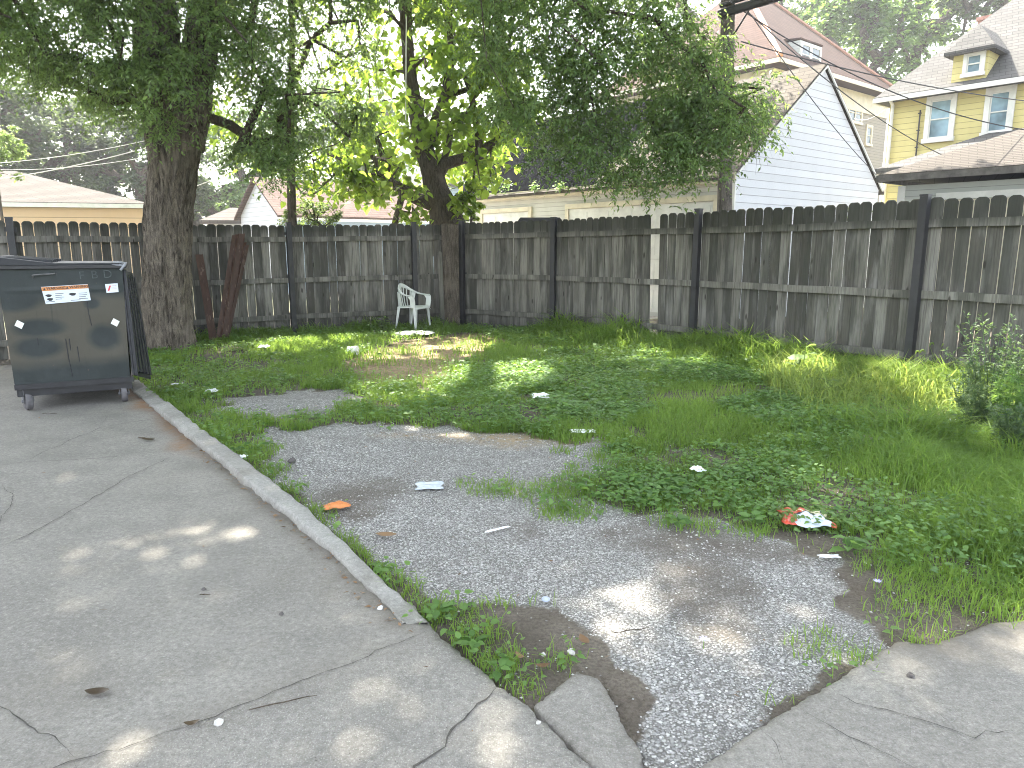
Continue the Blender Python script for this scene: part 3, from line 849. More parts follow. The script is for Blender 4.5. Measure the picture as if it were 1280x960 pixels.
dd, Pd, s0, s1, z0, z1 = dormer(bh, (998, 59, 1027, 87), pw, NN, -ND, -.12, M['grey_siding'], M['shingle_brown'], over=.04, rh=.06)
window(dd, Pd, NN, -ND, s0 + .12, (s0 + s1) / 2 - .07, z0 + .10, z1 - .12, fw=.07)
window(dd, Pd, NN, -ND, (s0 + s1) / 2 + .07, s1 - .12, z0 + .10, z1 - .12, fw=.07)

# yellow house
YA = -ND
K = Vector((XA(1109, 24.0, 5), 24.0, 0))
yh = thing('house', 'yellow clapboard house with grey roof and small yellow dormer at the right edge', 'house', tuple(K + YA * 4 + NN * 4.5))
zE = on_plane(1098, 122, K - NN * .35, -NN).z
walls(yh, K, YA, -NN, 9.0, 9.0, -.1, zE - .12, M['yellow_siding'])
ry, e, R0, R1 = hip(yh, K, YA, -NN, 9.0, 9.0, zE, 10.2, 2.9, 5.6, .35, M['shingle_grey'])
eave_board(yh, e, .14, M['white_trim'], h=.16)
wpix(yh, K, YA, -NN, 1160, 123, 1191, 172, glass='glass_blue', fw=.13)
wpix(yh, K, YA, -NN, 1234, 113, 1264, 164, glass='glass_blue', fw=.14)
dd, Pd, s0, s1, z0, z1 = dormer(yh, (1189, 58, 1237, 101), K, YA, -NN, -.2, M['yellow_siding'], M['shingle_grey'], hiproof=True, rh=.75, over=.2)
window(dd, Pd, YA, -NN, s0 + .42 * (s1 - s0), s0 + .82 * (s1 - s0), z0 + .24 * (z1 - z0), z1 - .18 * (z1 - z0), fw=.10, glass='glass_blue')
m = MB(); q = frame_pt(K, YA, -NN, .12, 0, .07); m.tube([V3(q, 0), V3(q, zE - .25), V3(q + NN * -.25, zE - .1)], .05, 8); m.build('downspout', M['white_trim'], yh)
m = MB(); q = frame_pt(K, YA, -NN, .95, 0, .05); m.tube([V3(q, 0), V3(q, zE - .5)], .022, 6)
for zz in np.arange(1, zE - .6, .5): m.obox(V3(q, zz) - YA * .05, YA * .1, -NN * .03, Vector((0, 0, .03)))
m.build('cable_conduit', M['black_metal'], yh)
cp = on_plane(1222, 30, K + NN * 6.5, -NN)
m = MB(); m.obox(V3(cp, zE + .6), YA * .55, NN * .5, Vector((0, 0, cp.z - zE - .5))); m.obox(V3(cp - YA * .05 - NN * .05, cp.z + .1), YA * .65, NN * .6, Vector((0, 0, .12)))
m.build('chimney', simple('chimney_brick', (.32, .17, .13), .9, .3, 9), ry)
# low rear wing of the yellow house
Wp = K + YA * 1.0 - NN * 1.9
m = MB(); m.obox(V3(Wp, -.1), YA * 7, NN * 1.9, Vector((0, 0, 3.7))); m.build('rear_wing', M['yellow_siding'], yh)
zw = on_plane(1106, 210, Wp - NN * .3, -NN).z
b0 = V3(Wp - NN * .3 - YA * .3, zw); b1 = V3(Wp - NN * .3 + YA * 7.3, zw); t1 = V3(Wp + NN * 1.9 + YA * 7.3, zw + 1.0); t0 = V3(Wp + NN * 1.9 + YA * 2.0, zw + 1.0); b2 = V3(Wp + NN * 1.9 - YA * .3, zw)
m = MB(); dz = Vector((0, 0, -.14)); m.poly([b0, b1, t1, t0, b2] + [x + dz for x in (b0, b1, t1, t0, b2)], [(0, 1, 2, 3), (0, 3, 4), (0, 5, 6, 1), (4, 9, 5, 0), (5, 9, 8, 7, 6), (4, 3, 8, 9)])
m.build('rear_wing_roof', M['shingle_grey'], yh)

# grey garage with cream door
Qg = Vector((XA(1124, 15.6, 2.6), 15.6, 0))
gg = thing('garage', 'low grey garage with cream door and hip roof before the yellow house', 'garage', tuple(Qg + YA * 3 + NN * 3))
walls(gg, Qg, YA, -NN, 6.2, 6.2, -.1, 2.75, M['grey_siding'])
hr, e, R0, R1 = hip(gg, Qg, YA, -NN, 6.2, 6.2, 2.98, 4.55, 3.1, 3.1, .32, M['shingle_low'], th=.05)
eave_board(gg, e, .14, simple('dark_weathered_fascia', (.12, .11, .105), .8, .4, 7), h=.15)
m = MB(); wbox(m, Qg, YA, -NN, -.02, .12, -.1, 2.74, .002, .03); wbox(m, Qg, NN, -YA, .0, .12, -.1, 2.74, .002, .03); m.build('corner_trim', M['white_trim'], gg)
m = MB()
for r in range(4): wbox(m, Qg, YA, -NN, .9, 5.6, r * .605, r * .605 + .60, -.04, .02)
gd = m.build('garage_door', M['cream_trim'], gg)
m = MB(); wbox(m, Qg, YA, -NN, .74, .898, -.1, 2.56, .002, .05); wbox(m, Qg, YA, -NN, .9, 5.6, 2.43, 2.56, .002, .055); m.build('door_frame', M['white_trim'], gd)

# peach garage on the far left
Pp = Vector((-18.5, 23.6, 0)); ax = Vector((1, 0, 0)); ay = Vector((0, -1, 0)); pa = Vector((.97, .24, 0)).normalized(); pn = Vector((.24, -.97, 0)).normalized()
Pp = Vector((XA(178, 24, 2.6), 24, 0)) - pa * 8; Lp = 8.0
pg = thing('garage', 'peach walled low building with tan hip roof at the far left behind the fence', 'garage', (-15, 25, 0))
walls(pg, Pp, pa, pn, Lp, 4.6, -.1, 2.75, M['peach_siding'])
hr, e, R0, R1 = hip(pg, Pp, pa, pn, Lp, 4.6, 2.86, 4.0, 3.0, 4.3, .3, M['shingle_low'])
eave_board(pg, e, .1, M['white_trim'], h=.15)

# small pink-roofed house with white gable
Ps = Vector((XA(352, 25, 2.7), 25, 0))
ph = thing('house', 'small house with faded pink roof, white gable and dark brick chimney behind the left fence', 'house', tuple(Ps + NN * 3.4 + ND * 1.5))
LS, DS, zs, zr_ = 6.6, 3.7, 2.65, 3.85
m = MB(); m.obox(V3(Ps, -.1), NN * LS, ND * DS, Vector((0, 0, zs))); m.build('wall', M['blue_siding'], ph)
m = MB(); m.prism([V3(Ps - NN * .01, -.1), V3(Ps + ND * DS - NN * .01, -.1), V3(Ps + ND * DS - NN * .01, zs), V3(Ps + ND * DS / 2 - NN * .01, zr_ - .05), V3(Ps - NN * .01, zs)], -NN * .06)
m.build('gable_wall', M['white_siding'], ph)
m = MB(); o_ = .25; sl_ = (zr_ - zs) / (DS / 2)
a0_ = Ps - ND * o_ - NN * .25; a1_ = Ps - ND * o_ + NN * (LS + .25); r0_ = Ps + ND * DS / 2 - NN * .25; r1_ = Ps + ND * DS / 2 + NN * (LS + .25)
b0_ = Ps + ND * (DS + o_) - NN * .25; b1_ = Ps + ND * (DS + o_) + NN * (LS + .25)
slab_roof(m, [V3(a0_, zs - sl_ * o_ + .06), V3(r0_, zr_ + .06), V3(r1_, zr_ + .06), V3(a1_, zs - sl_ * o_ + .06)], .08)
slab_roof(m, [V3(b0_, zs - sl_ * o_ + .061), V3(b1_, zs - sl_ * o_ + .061), V3(r1_, zr_ + .061), V3(r0_, zr_ + .061)], .08)
rr = m.build('roof', M['shingle_pink'], ph)
cx = on_plane(455, 240, Ps + ND * DS / 2, -ND)
m = MB(); m.obox(V3(cx, zr_ - .2), NN * .35, ND * .35, Vector((0, 0, .75))); m.build('chimney', simple('dark_brick', (.12, .07, .06), .9, .3, 9), rr)
m = MB(); m.obox(V3(a0_, zs - sl_ * o_ - .12), NN * (LS + .5), -ND * .03, Vector((0, 0, .1))); m.build('fascia', M['white_trim'], ph)

# pale blue house glimpsed behind the second tree
bl = thing('house', 'pale blue house glimpsed between the leaves left of the white garage', 'house', (-4, 40, 0))
Pb = Vector((XA(552, 36, 4), 36, 0))
walls(bl, Pb, NN, -ND, 4.2, 5, -.1, 4.4, M['blue_siding'])
hip(bl, Pb, NN, -ND, 4.2, 5, 4.5, 5.9, 1.6, 1.6, .3, M['shingle_grey'])
window(bl, Pb, NN, -ND, 1.2, 2.0, 2.6, 3.9)
# tan cottage glimpsed beside the elm
tc = thing('shed', 'tan shed roof peeking above the fence right of the big elm trunk', 'shed', (XA(265, 30, 2.5), 30, 0))
Pt = Vector((XA(258, 30, 2.5), 30, 0))
walls(tc, Pt, ax, ay, 1.5, 2, -.1, 2.5, M['cream_siding'])
hip(tc, Pt, ax, ay, 1.5, 2, 2.55, 3.1, .6, .6, .2, M['shingle_tan'])

# ---------------------------------------------------------------- wooden fence
BW = .142
def board(mb, p, a, n, w, z0, z1, lean=0.0, th=.016, dog=.035):
    """dog-eared board: p base point, a along fence, n toward the yard"""
    up = Vector((0, 0, 1)) + a * lean
    def out_(e):
        q = [(e, z0), (w - e, z0), (w - e, z1 - dog - e), (w - dog * .55 - e, z1 - dog * .3 - e), (w - dog * 1.1, z1 - e), (dog * 1.1, z1 - e), (dog * .55 + e, z1 - dog * .3 - e), (e, z1 - dog - e)]
        return [Vector((p[0], p[1], 0)) + a * s_ + up * z for s_, z in q]
    cup = random.uniform(-.0015, .0015)
    r1 = out_(.006); r2 = [v - n * .005 for v in out_(0)]; r3 = [v - n * th for v in out_(0)]
    k = 8; fs = [tuple(range(k)), tuple(range(3 * k - 1, 2 * k - 1, -1))]
    for i in range(k):
        j = (i + 1) % k; fs += [(j, i, k + i, k + j), (k + j, k + i, 2 * k + i, 2 * k + j)]
    mb.poly(r1 + r2 + r3, fs)
def fence_run(root, p0, p1, h0, h1, g0=0.0, g1=0.0, rails=(.26, .94, 1.69), gap=(.001, .006), railh=.088, miss=(), lean=0.0, seed=0, leans={}):
    rr_ = random.Random(seed)
    p0 = Vector((p0[0], p0[1], 0)); p1 = Vector((p1[0], p1[1], 0)); a = (p1 - p0).normalized(); L = (p1 - p0).length
    n = Vector((a.y, -a.x, 0))
    if n.dot(-p0) < 0: n = -n                     # toward the camera side
    b = MB(); s = 0.0; k = 0
    while s < L - .03:
        w = min(BW * rr_.uniform(.94, 1.04), L - s)
        t = s / L; h = h0 + (h1 - h0) * t; g = g0 + (g1 - g0) * t
        hz = h + rr_.uniform(-.012, .012)
        if k not in miss:
            o = rr_.uniform(-.006, .004) - .023
            board(b, p0 + a * s + n * o, a, n, w, g - .06 + rr_.uniform(-.02, .03), hz, leans.get(k, lean + rr_.uniform(-.003, .003)))
        s += w + rr_.uniform(*gap); k += 1
    bo = b.build('board_panel', M['wood'], root)
    for zr in rails:
        m = MB(); z0 = g0 + zr * (h0 - g0) / 1.95; z1 = g1 + zr * (h1 - g1) / 1.95
        A_ = V3(p0 + n * .0, z0 - railh / 2); B_ = V3(p1, z1 - railh / 2)
        segs = 8; prev = None; dzs = [0] + [rr_.uniform(-.006, .006) for _ in range(segs - 1)] + [0]
        for i in range(segs):
            q0 = A_.lerp(B_, i / segs) + Vector((0, 0, dzs[i])); q1 = A_.lerp(B_, (i + 1) / segs) + Vector((0, 0, dzs[i + 1]))
            m.obox(q0, q1 - q0, n * .038, Vector((0, 0, railh)), rnd=.75)
        m.build('rail', M['wood'], root)
    return a, n
def fpost(root, p, n, h, w=.075, lean=(0, 0), cap=True):
    m = MB(); p = V3(p, -.1) + n * .075
    a = Vector((-n.y, n.x, 0)); up = Vector((lean[0], lean[1], 1)).normalized()
    m.obox(p - a * w / 2 - n * w / 2, a * w, n * w, up * (h + .1))
    o = m.build('post', M['black_metal'], root)
    c_ = MB(); q = p + up * (h + .1); c_.obox(q - a * (w / 2 + .004) - n * (w / 2 + .004) + Vector((0, 0, .001)), a * (w + .008), n * (w + .008), Vector((0, 0, .02)))
    for zz in (.30, .98, 1.73):
        c_.obox(p + up * (zz + .07) - a * (w / 2 + .03) - n * (w / 2 + .006), a * (w + .06), n * (.010), Vector((0, 0, .06)))
    c_.build('bracket', M['black_metal'], o)

# right-hand fence
RP = [(579, 14.15), (694, 13.05), (873, 10.75), (1149, 8.15)]
rp = [Vector((XA(px, Y, 1.0), Y, 0)) for px, Y in RP]
dlast = (rp[3] - rp[2]).normalized(); rp.append(rp[3] + dlast * 3.2); rp.append(rp[4] + dlast * 2.4)
hts = [1.95, 1.97, 2.0, 2.02, 2.03, 2.03]
rf_ = thing('fence', 'right run of weathered dog-eared wooden fence from corner to right edge', 'fence', tuple(rp[2]))
for i in range(5):
    L = (rp[i + 1] - rp[i]).length; nb = L / (BW + .004)
    kw = {}
    if i == 1:
        kg = int(nb * .705); kw = dict(miss=(kg + 1,), leans={kg: -.026, kg + 2: -.016, kg + 3: -.006, kg - 1: -.014, kg - 2: -.006}, gap=(.0, .006))
    if i == 2: kw = dict(gap=(.001, .012))
    if i == 3: kw = dict(gap=(.003, .018))
    if i == 0: kw = dict(gap=(.0, .003))
    a, n = fence_run(rf_, rp[i], rp[i + 1], hts[i], hts[i + 1], 0, 0, seed=20 + i, **kw)
    fpost(rf_, rp[i + 1], n, hts[i + 1] + .02, .085)
    if i == 0: fpost(rf_, rp[0] + a * .03, n, 1.97, .085)

# left-hand fence
LP = [(-130, 9.35), (22, 10.0), (205, 11.9), (362, 13.1), (517, 14.05), (556, 14.3)]
lp = [Vector((XA(px, Y, 1.0), Y, 0)) for px, Y in LP]
lh = [1.84, 1.85, 1.86, 1.88, 1.92, 1.93]
lf = thing('fence', 'left run of weathered wooden fence behind the dumpster and big tree', 'fence', tuple(lp[2]))
for i in range(5):
    kw = {}
    if i == 0: kw = dict(gap=(.010, .022))
    if i == 1: kw = dict(gap=(.008, .022))
    if i == 2: kw = dict(gap=(.0, .007))
    if i >= 3: kw = dict(gap=(.0, .003))
    a, n = fence_run(lf, lp[i], lp[i + 1], lh[i], lh[i + 1], -.12 if i < 1 else 0, -.05 if i < 1 else 0, seed=40 + i, **kw)
    if i < 4: fpost(lf, lp[i + 1], n, lh[i + 1] + .02, .085)
# heavy timber post filling the corner
cpn = Vector((0, -1, 0))
tb = MB(); xa, xb = XA(553, 14.05, 1), XA(574, 14.05, 1)
for i in range(6):
    z0, z1 = -.05 + i * .33, -.05 + (i + 1) * .33
    tb.obox((xa + .002 * (i % 2), 13.98, z0), (xb - xa, .03, 0), (-.02, .25, 0), (0, 0, z1 - z0), rnd=.3)
M['timber'] = bark_mat('old_timber', (.055, .045, .036), (.16, .135, .11), .9)
o = tb.build('timber_post', M['timber'])
tag(o, 'thick brown square timber post standing in the fence corner behind the chair', 'post')
m = MB(); q = Vector((XA(549, 13.9, 1), 13.9, 0)); board(m, q, Vector((.98, .2, 0)), Vector((0, -1, 0)), .09, 0.0, 1.42, -.02)
tag(m.build('loose_board', M['wood']), 'short narrow grey board propped upright just left of the timber post', 'board')

# rusty steel strips leaning on the left fence
def strip(px0, px1, py1, w, Y0, Y1, tw, k, label):
    p = Vector((XA(px0, Y0, 0), Y0, -.03)); q = Vector(U(px1, py1, Y1))
    ax_ = (q - p); side = Vector((math.cos(tw), math.sin(tw), 0)) * w; nrm = ax_.cross(side).normalized()
    m = MB(); m.obox(p, ax_, side, nrm * .006)
    m.obox(p + side - nrm * .02, ax_, side.normalized() * .006, nrm * .019)
    o = m.build('steel_strip', M['rust']); tag(o, label, 'steel strip', 'rusty steel strips leaning on the left fence')
lab = ['leftmost leaning rusty strip of the fan, dark brown, nearly behind the others', 'second leaning rusty strip from the left in the fan', 'tallest pale-edged rusty strip in the middle of the leaning fan',
       'fourth leaning rusty strip of the fan, grooved reddish brown', 'fifth leaning rusty strip of the fan, reddish with pale flecks', 'rightmost lowest leaning rusty strip of the fan']
for k, (x0, x1, y1, w, tw) in enumerate([(269, 290, 294, .065, .3), (272, 294, 293, .06, -.2), (274, 298, 292, .10, .25), (276, 301, 298, .06, .1), (278, 304, 303, .06, -.1), (281, 307, 306, .05, .4)]):
    strip(x0, x1, y1, w, 11.75 + k * .02, 12.28 + k * .025, tw, k, lab[k])
strip(262, 244, 318, .12, 11.7, 12.1, .1, 9, 'single wide rusty strip leaning left against the big tree trunk')

# utility pole, crossarm and wires
pp = Vector((XA(905, 13.2, 1.5), 13.2, 0))
up_ = thing('utility_pole', 'grey wooden utility pole rising behind the right fence beside the white gable', 'utility pole', tuple(pp))
m = MB(); zs_ = np.linspace(-.1, 10.5, 24); m.tube([pp + Vector((-.038 * (z - 1.5) + .004 * math.sin(z * 2), 0, z)) for z in zs_], [.135 - .0035 * z for z in zs_], 20, True); m.build('pole', M['polewood'], up_, smooth=True)
m = MB(); band = pp + Vector((0, 0, 0)); m.tube([pp + Vector((0, 0, 1.75)), pp + Vector((0, 0, 2.12))], .139, 20); m.build('metal_band', simple('band_metal', (.22, .22, .26), .6, .2, 9), up_)
c0 = Vector(U(912, 14, 13.0)); c1 = Vector(U(985, -8, 12.6))
dv = (c1 - c0); m = MB(); m.tube([c0 - dv * .2, c1 + dv * .4], .075, 10); m.tube([c0 + Vector((0, -.05, .12)) - dv * .2, c1 + dv * .4 + Vector((0, -.05, .12))], .035, 8)
m.build('crossarm', M['black_metal'], up_)
m = MB(); m.tube([c0 + dv * .4, pp + Vector((-.038 * (c0.z - 1.9) + .08, 0, c0.z - .35))], .015, 6); m.build('brace', M['black_metal'], up_)
def wire(p, q, sag, r, lab, mat='black_metal'):
    p = Vector(p); q = Vector(q)
    pts = [p.lerp(q, t) + Vector((0, 0, -4 * sag * t * (1 - t))) for t in np.linspace(0, 1, 22)]
    m = MB(); m.tube(pts, r, 5); o = m.build('wire', M[mat]); tag(o, lab, 'wire', 'overhead wires')
wire(U(925, 6, 12.9), U(1190, 199, 20.5), .25, .011, 'black wire sloping from the crossarm down across the white gable to the yellow house')
wire(U(940, 20, 12.9), U(1105, 228, 19.5), .15, .009, 'thin wire crossing the white gable to its lower right corner')
wire(pp + Vector((.1, 0, 4.95)), U(1300, 128, 16), .12, .011, 'upper of two wires crossing the yellow house windows')
wire(U(912, 2, 12.9), U(1300, 165, 14), .35, .010, 'lower of two wires crossing the yellow house windows')
wire(U(1068, 148, 30), U(1108, 135, 24.3), .18, .008, 'white drooping service cable between the tan house and the yellow house', 'white_trim')
wire(pp + Vector((-.1, 0, 4.9)), U(560, 60, 19), .3, .009, 'wire running left from the pole top behind the elm leaves')
wire(U(-20, 226, 19), U(215, 175, 17), .1, .012, 'brightest wire above the peach garage roof', 'white_trim')
wire(U(-20, 205, 19), U(215, 168, 17), .1, .008, 'upper thin wire above the peach garage', 'white_trim')
wire(U(-20, 212, 21), U(215, 190, 20), .15, .007, 'lower thin wire above the peach garage', 'white_trim')
wire(U(235, 236, 18), U(320, 200, 17), .03, .010, 'pale wire just right of the elm trunk above the fence', 'white_trim')
wire(U(508, 20, 15.5), U(507, 150, 15.5), .0, .012, 'white cord hanging vertically in the big-leaved tree', 'white_trim')

# black bin lid above the fence
m = MB(); b0 = Vector(U(675, 276, 15.0)); w_ = .42
prof = [(-w_, -2.05), (w_, -2.05), (w_, -.05), (w_ * .93, .03), (w_ * .8, .06), (-w_ * .8, .06), (-w_ * .93, .03), (-w_, -.05)]
bb = thing('trash_cart', 'tall black bin with rounded lid just showing above the right fence near the corner', 'bin', (b0.x, b0.y, 0))
m.prism([b0 + Vector((x, 0, z)) for x, z in prof[:4] + prof[7:]], (0, .7, 0)); m.build('bin_body', M['black_metal'], bb)
m = MB(); m.prism([b0 + Vector((x * 1.06, -.03, z + .03)) for x, z in [(-w_, -.08), (w_, -.08), (w_, -.02), (w_ * .9, .035), (-w_ * .9, .035), (-w_, -.02)]], (0, .76, 0)); m.build('bin_lid', M['black_metal'], bb)

# ---------------------------------------------------------------- dumpster
FL = Vector(G(17, 488, .21)); FR = Vector(G(165, 477, .21))
da = FR - FL; da.z = 0; DW = da.length; da.normalize(); dn = Vector((da.y, -da.x, 0))
if dn.dot(-FL) < 0: dn = -dn
DD = 1.15
ztop = on_plane(152, 331, FL, dn).z
dm_root = thing('dumpster', 'dark green steel dumpster on casters with warning sticker and hanging black lid', 'dumpster', (FL.x + FR.x * 0, FL.y, 0))
DH = ztop - .21
def dp(u, v, o=0.0):          # u across, v up, o out of the front (metres for o)
    k = (v - .5) * .03
    return FL + da * (DW * (u + (u - .5) * k * 2)) + Vector((0, 0, DH * v)) + dn * o
nu, nv = 80, 70
uu, vv = np.meshgrid(np.linspace(0, 1, nu), np.linspace(0, 1, nv))
uf, vf = uu.ravel(), vv.ravel()
def dent(u, v):
    return -.010 * math.exp(-((u - .25) ** 2 / .02 + (v - .45) ** 2 / .03)) - .012 * math.exp(-((u - .8) ** 2 / .02 + (v - .42) ** 2 / .02)) \
        + .003 * math.sin(u * 9 + v * 4) + (.004 if abs(v - .80) < .012 else 0)
Vd = [tuple(dp(u, v, dent(u, v) * min(1, 8 * min(u, 1 - u, v, 1 - v)))) for u, v in zip(uf, vf)]
idx = np.arange(nu * nv).reshape(nv, nu)
Fd = np.stack([idx[:-1, :-1].ravel(), idx[:-1, 1:].ravel(), idx[1:, 1:].ravel(), idx[1:, :-1].ravel()], 1)
def ell(cu, cv, ru, rv, s=1.6): return np.clip(s - np.sqrt(((uf - cu) / ru) ** 2 + ((vf - cv) / rv) ** 2) * s + 0.2, 0, 1)
brown = np.clip((vf - .12) / .15, 0, 1) * np.clip((.80 - vf) / .12, 0, 1)
brown = np.maximum(brown * .95, 0)
dark = np.maximum.reduce([ell(.27, .50, .26, .09), ell(.24, .34, .24, .10), ell(.80, .40, .17, .13), ell(.72, .68, .08, .05), ell(.1, .72, .25, .10)])
cols = np.clip(brown * (1 - dark), 0, 1)
b0 = len(Vd); cs = [dp(0, 0), dp(1, 0), dp(1, 1), dp(0, 1)]; bk = [c - dn * DD for c in cs]
Vd += [tuple(c) for c in cs] + [tuple(c) for c in bk]; cols = np.concatenate([cols, np.zeros(8)])
Fo = np.array([[1, 5, 6, 2], [4, 0, 3, 7], [5, 4, 7, 6], [4, 5, 1, 0]]) + b0
t = NT('dumpster_paint'); gn = t.noise((5, 5, 3), 5, .6)
c = t.mix(t.ramp(gn, [(.3, 0.0), (.7, 1.0)]), (.012, .018, .018), (.024, .031, .031))
c = t.mix(t.math('MULTIPLY', t.ramp(t.math('ADD', t.attr('brown'), t.math('MULTIPLY', t.math('SUBTRACT', t.noise(4, 4), .5), .5)), [(.15, 0.0), (.8, 1.0)]), .9), c, (.066, .060, .044))
c = t.mix(t.ramp(t.noise((30, 30, 1.5), 5, .7), [(.60, 0.0), (.72, .45)]), c, (.018, .018, .016))
c = t.mix(t.ramp(t.noise(16, 6, .75), [(.66, 0.0), (.72, .7)]), c, (.12, .075, .05))
t.color(c); t.rough(.55, .4); t.bump(t.noise(9, 5), .35, .01)
link_mesh('body', Vd, [Fd, Fo], t.m, dm_root, True, vattrs={'brown': cols})
for a1_, b1_, c1_, d1_ in ((dp(-.01, .972, -.01), da * DW * 1.04, dn * .035, Vector((0, 0, .035))), (dp(1.005, .972, -.012), -dn * DD, da * .03, Vector((0, 0, .034)))):
    m = MB(); m.obox(a1_, b1_, c1_, d1_); m.build('rim', M['black_metal'], dm_root, bevel=.004)
m = MB(); m.obox(dp(-.005, 0, .002), da * DW * 1.01, dn * .012, Vector((0, 0, .05))); m.build('bottom_strip', M['black_metal'], dm_root)
m = MB(); m.obox(dp(.005, .0, -.02) - Vector((0, 0, .07)), da * DW * .98, -dn * (DD - .05), Vector((0, 0, .068))); m.build('base_frame', M['black_metal'], dm_root, bevel=.004)
lidm = simple('black_lid_plastic', (.018, .019, .023), .6, .3, 10, .2)
m = MB()
z1 = .045
m.prism([dp(-.03, 1.0, .03) + Vector((0, 0, .002)), dp(.98, 1.0, .03) + Vector((0, 0, .002)), dp(.98, 1.0, .03) + Vector((0, 0, .018)), dp(.45, 1.0, .03) + Vector((0, 0, .020)), dp(-.03, 1.0, .03) + Vector((0, 0, .085))], -dn * (DD + .03))
for i in range(6):
    o_ = -.12 - i * .17
    m.obox(dp(.02, 1.0, o_) + Vector((0, 0, .02)), da * DW * .42 - Vector((0, 0, .035)), -dn * .05, Vector((0, 0, .062)))
m.build('lid', lidm, dm_root, bevel=.006)
# lid hanging open at the right side
Yf = FR.y
TF_, BF_, TR_, BR_ = [Vector(q) for q in (U(153, 337, Yf + .02), U(168, 469, Yf - .03), U(166, 341, Yf + 1.0), U(189, 474, Yf + .95))]
def lidp(u, v, o=0.0): return TF_.lerp(TR_, u).lerp(BF_.lerp(BR_, u), v) + Vector((1, -.1, 0)) * o
m = MB(); m.prism([lidp(0, 0), lidp(1, 0), lidp(1, 1), lidp(0, 1)], Vector((-.02, 0, 0)))
for i in range(5):
    u0 = .04 + i * .195; m.prism([lidp(u0, .04, .001), lidp(u0 + .10, .04, .001), lidp(u0 + .10, .96, .001), lidp(u0, .96, .001)], Vector((.028, 0, 0)))
m.prism([lidp(0, 0, .001), lidp(.03, 0, .001), lidp(.03, 1, .001), lidp(0, 1, .001)], Vector((.035, 0, 0)))
hl = m.build('hanging_lid', lidm, dm_root, bevel=.006); hl['label'] = 'ribbed black lid hanging open over the right side'
m = MB(); hm = simple('hinge_grey', (.22, .23, .25), .5, .2, 20)
for i in range(3): m.obox(dp(.93 + i * .03, 1.0, .01) + Vector((0, 0, .022)), da * .05 - Vector((0, 0, .012)), -dn * .02, Vector((0, 0, .012)))
m.tube([dp(.985, .955, .05), dp(1.03, 1.0, .03) + Vector((0, 0, .01))], .012, 8)
m.tube([dp(.90, 1.01, .02), dp(1.03, .99, .02)], .010, 8)
m.build('hinge', hm, dm_root)
m = MB(); m.tube([dp(.27, .905, .0), dp(.275, .925, .03), dp(.29, .928, .036), dp(.43, .934, .036), dp(.445, .936, .03), dp(.45, .935, 0)], .007, 8); m.build('grab_handle', simple('worn_steel', (.10, .10, .10), .5, .3, 20), dm_root)
def sticker(name, quad, mat, o=.010, parent=None, label=None):
    m = MB(); m.prism([dp(u, v, o) for u, v in quad], dn * .0015); s_ = m.build(name, mat, parent or dm_root)
    if label: s_['label'] = label
    return s_
wlab = simple('sticker_white', (.62, .68, .76), .5, .06, 20, 0); olab = simple('sticker_orange', (.50, .20, .06), .5, .12, 20, 0)
ink = simple('ink', (.02, .02, .025), .6, .1, 20, 0); redm = simple('sticker_red', (.55, .05, .07), .5, .1, 20, 0)
st = sticker('warning_sticker', [(.345, .690), (.715, .690 + .022), (.702, .845), (.325, .830)], wlab, label='white warning sticker with orange header')
sticker('sticker_header', [(.330, .795), (.706, .812), (.7025, .842), (.3265, .827)], olab, .0125, st)
def sline(u0, u1, v0, v1, th=.0035): return [dp(u0, v0, .0130), dp(u1, v1, .0130), dp(u1, v1 + th, .0130), dp(u0, v0 + th, .0130)]
m = MB()
for uu0, uw, vb in ((.352, .05, .745), (.36, .05, .715), (.54, .06, .752)):
    m.prism([dp(uu0 + uw * math.cos(k) * .5 * (1 + .3 * math.sin(3 * k)) + uw / 2, vb + .013 + .012 * math.sin(k), .0130) for k in np.linspace(0, 6.0, 9)], dn * .0008)
for k in range(4):
    for uu0 in (.43, .62):
        m.prism(sline(uu0, uu0 + random.uniform(.05, .075), .726 + k * .015, .728 + k * .015), dn * .0008)
m.prism(sline(.35, .42, .706, .709), dn * .0008); m.prism(sline(.55, .63, .714, .717), dn * .0008)
for uu0, vb in ((.338, .806), (.522, .8145)):
    m.prism([dp(uu0, vb - .004, .0145), dp(uu0 + .022, vb - .003, .0145), dp(uu0 + .011, vb + .017, .0145)], dn * .0008)
m.build('pictograms', ink, st)
def text3d(txt, u, v, size, mat, parent, name, o=.0145, tilt=.0, bold=.0, ext=.0004):
    cu = bpy.data.curves.new('txt', 'FONT'); cu.body = txt; cu.size = size; cu.extrude = ext; cu.offset = bold; cu.align_x = 'LEFT'
    ob = bpy.data.objects.new('txt', cu); C.objects.link(ob); bpy.context.view_layer.update()
    me = bpy.data.meshes.new_from_object(ob.evaluated_get(bpy.context.evaluated_depsgraph_get()))
    bpy.data.objects.remove(ob)
    me.materials.clear(); me.materials.append(mat)
    origin = dp(u, v, o); ex = (da * math.cos(tilt) + Vector((0, 0, 1)) * math.sin(tilt)); ez = dn; ey = ez.cross(ex)
    if ey.z < 0: ey = -ey
    for vt in me.vertices:
        vt.co = origin + ex * vt.co.x + ey * vt.co.y + ez * vt.co.z - wloc(parent)
    o2 = bpy.data.objects.new(name, me); C.objects.link(o2); o2.parent = parent
    return o2
text3d('WARNING', .366, .806, .031, ink, st, 'lettering', tilt=.035, bold=.0006); text3d('WARNING', .55, .8145, .031, ink, st, 'lettering', tilt=.035, bold=.0006)
fm = simple('faded_lettering', (.055, .068, .068), .7, .3, 30, 0)
for ch, u, v in (('F', .635, .885), ('B', .735, .890), ('D', .835, .893)): text3d(ch, u, v, .105, fm, dm_root, 'lettering', .0085, .03, -.001)
st = sticker('sticker', [(.852, .768), (.955, .774), (.952, .848), (.845, .842)], wlab, label='small white sticker with a red slash')
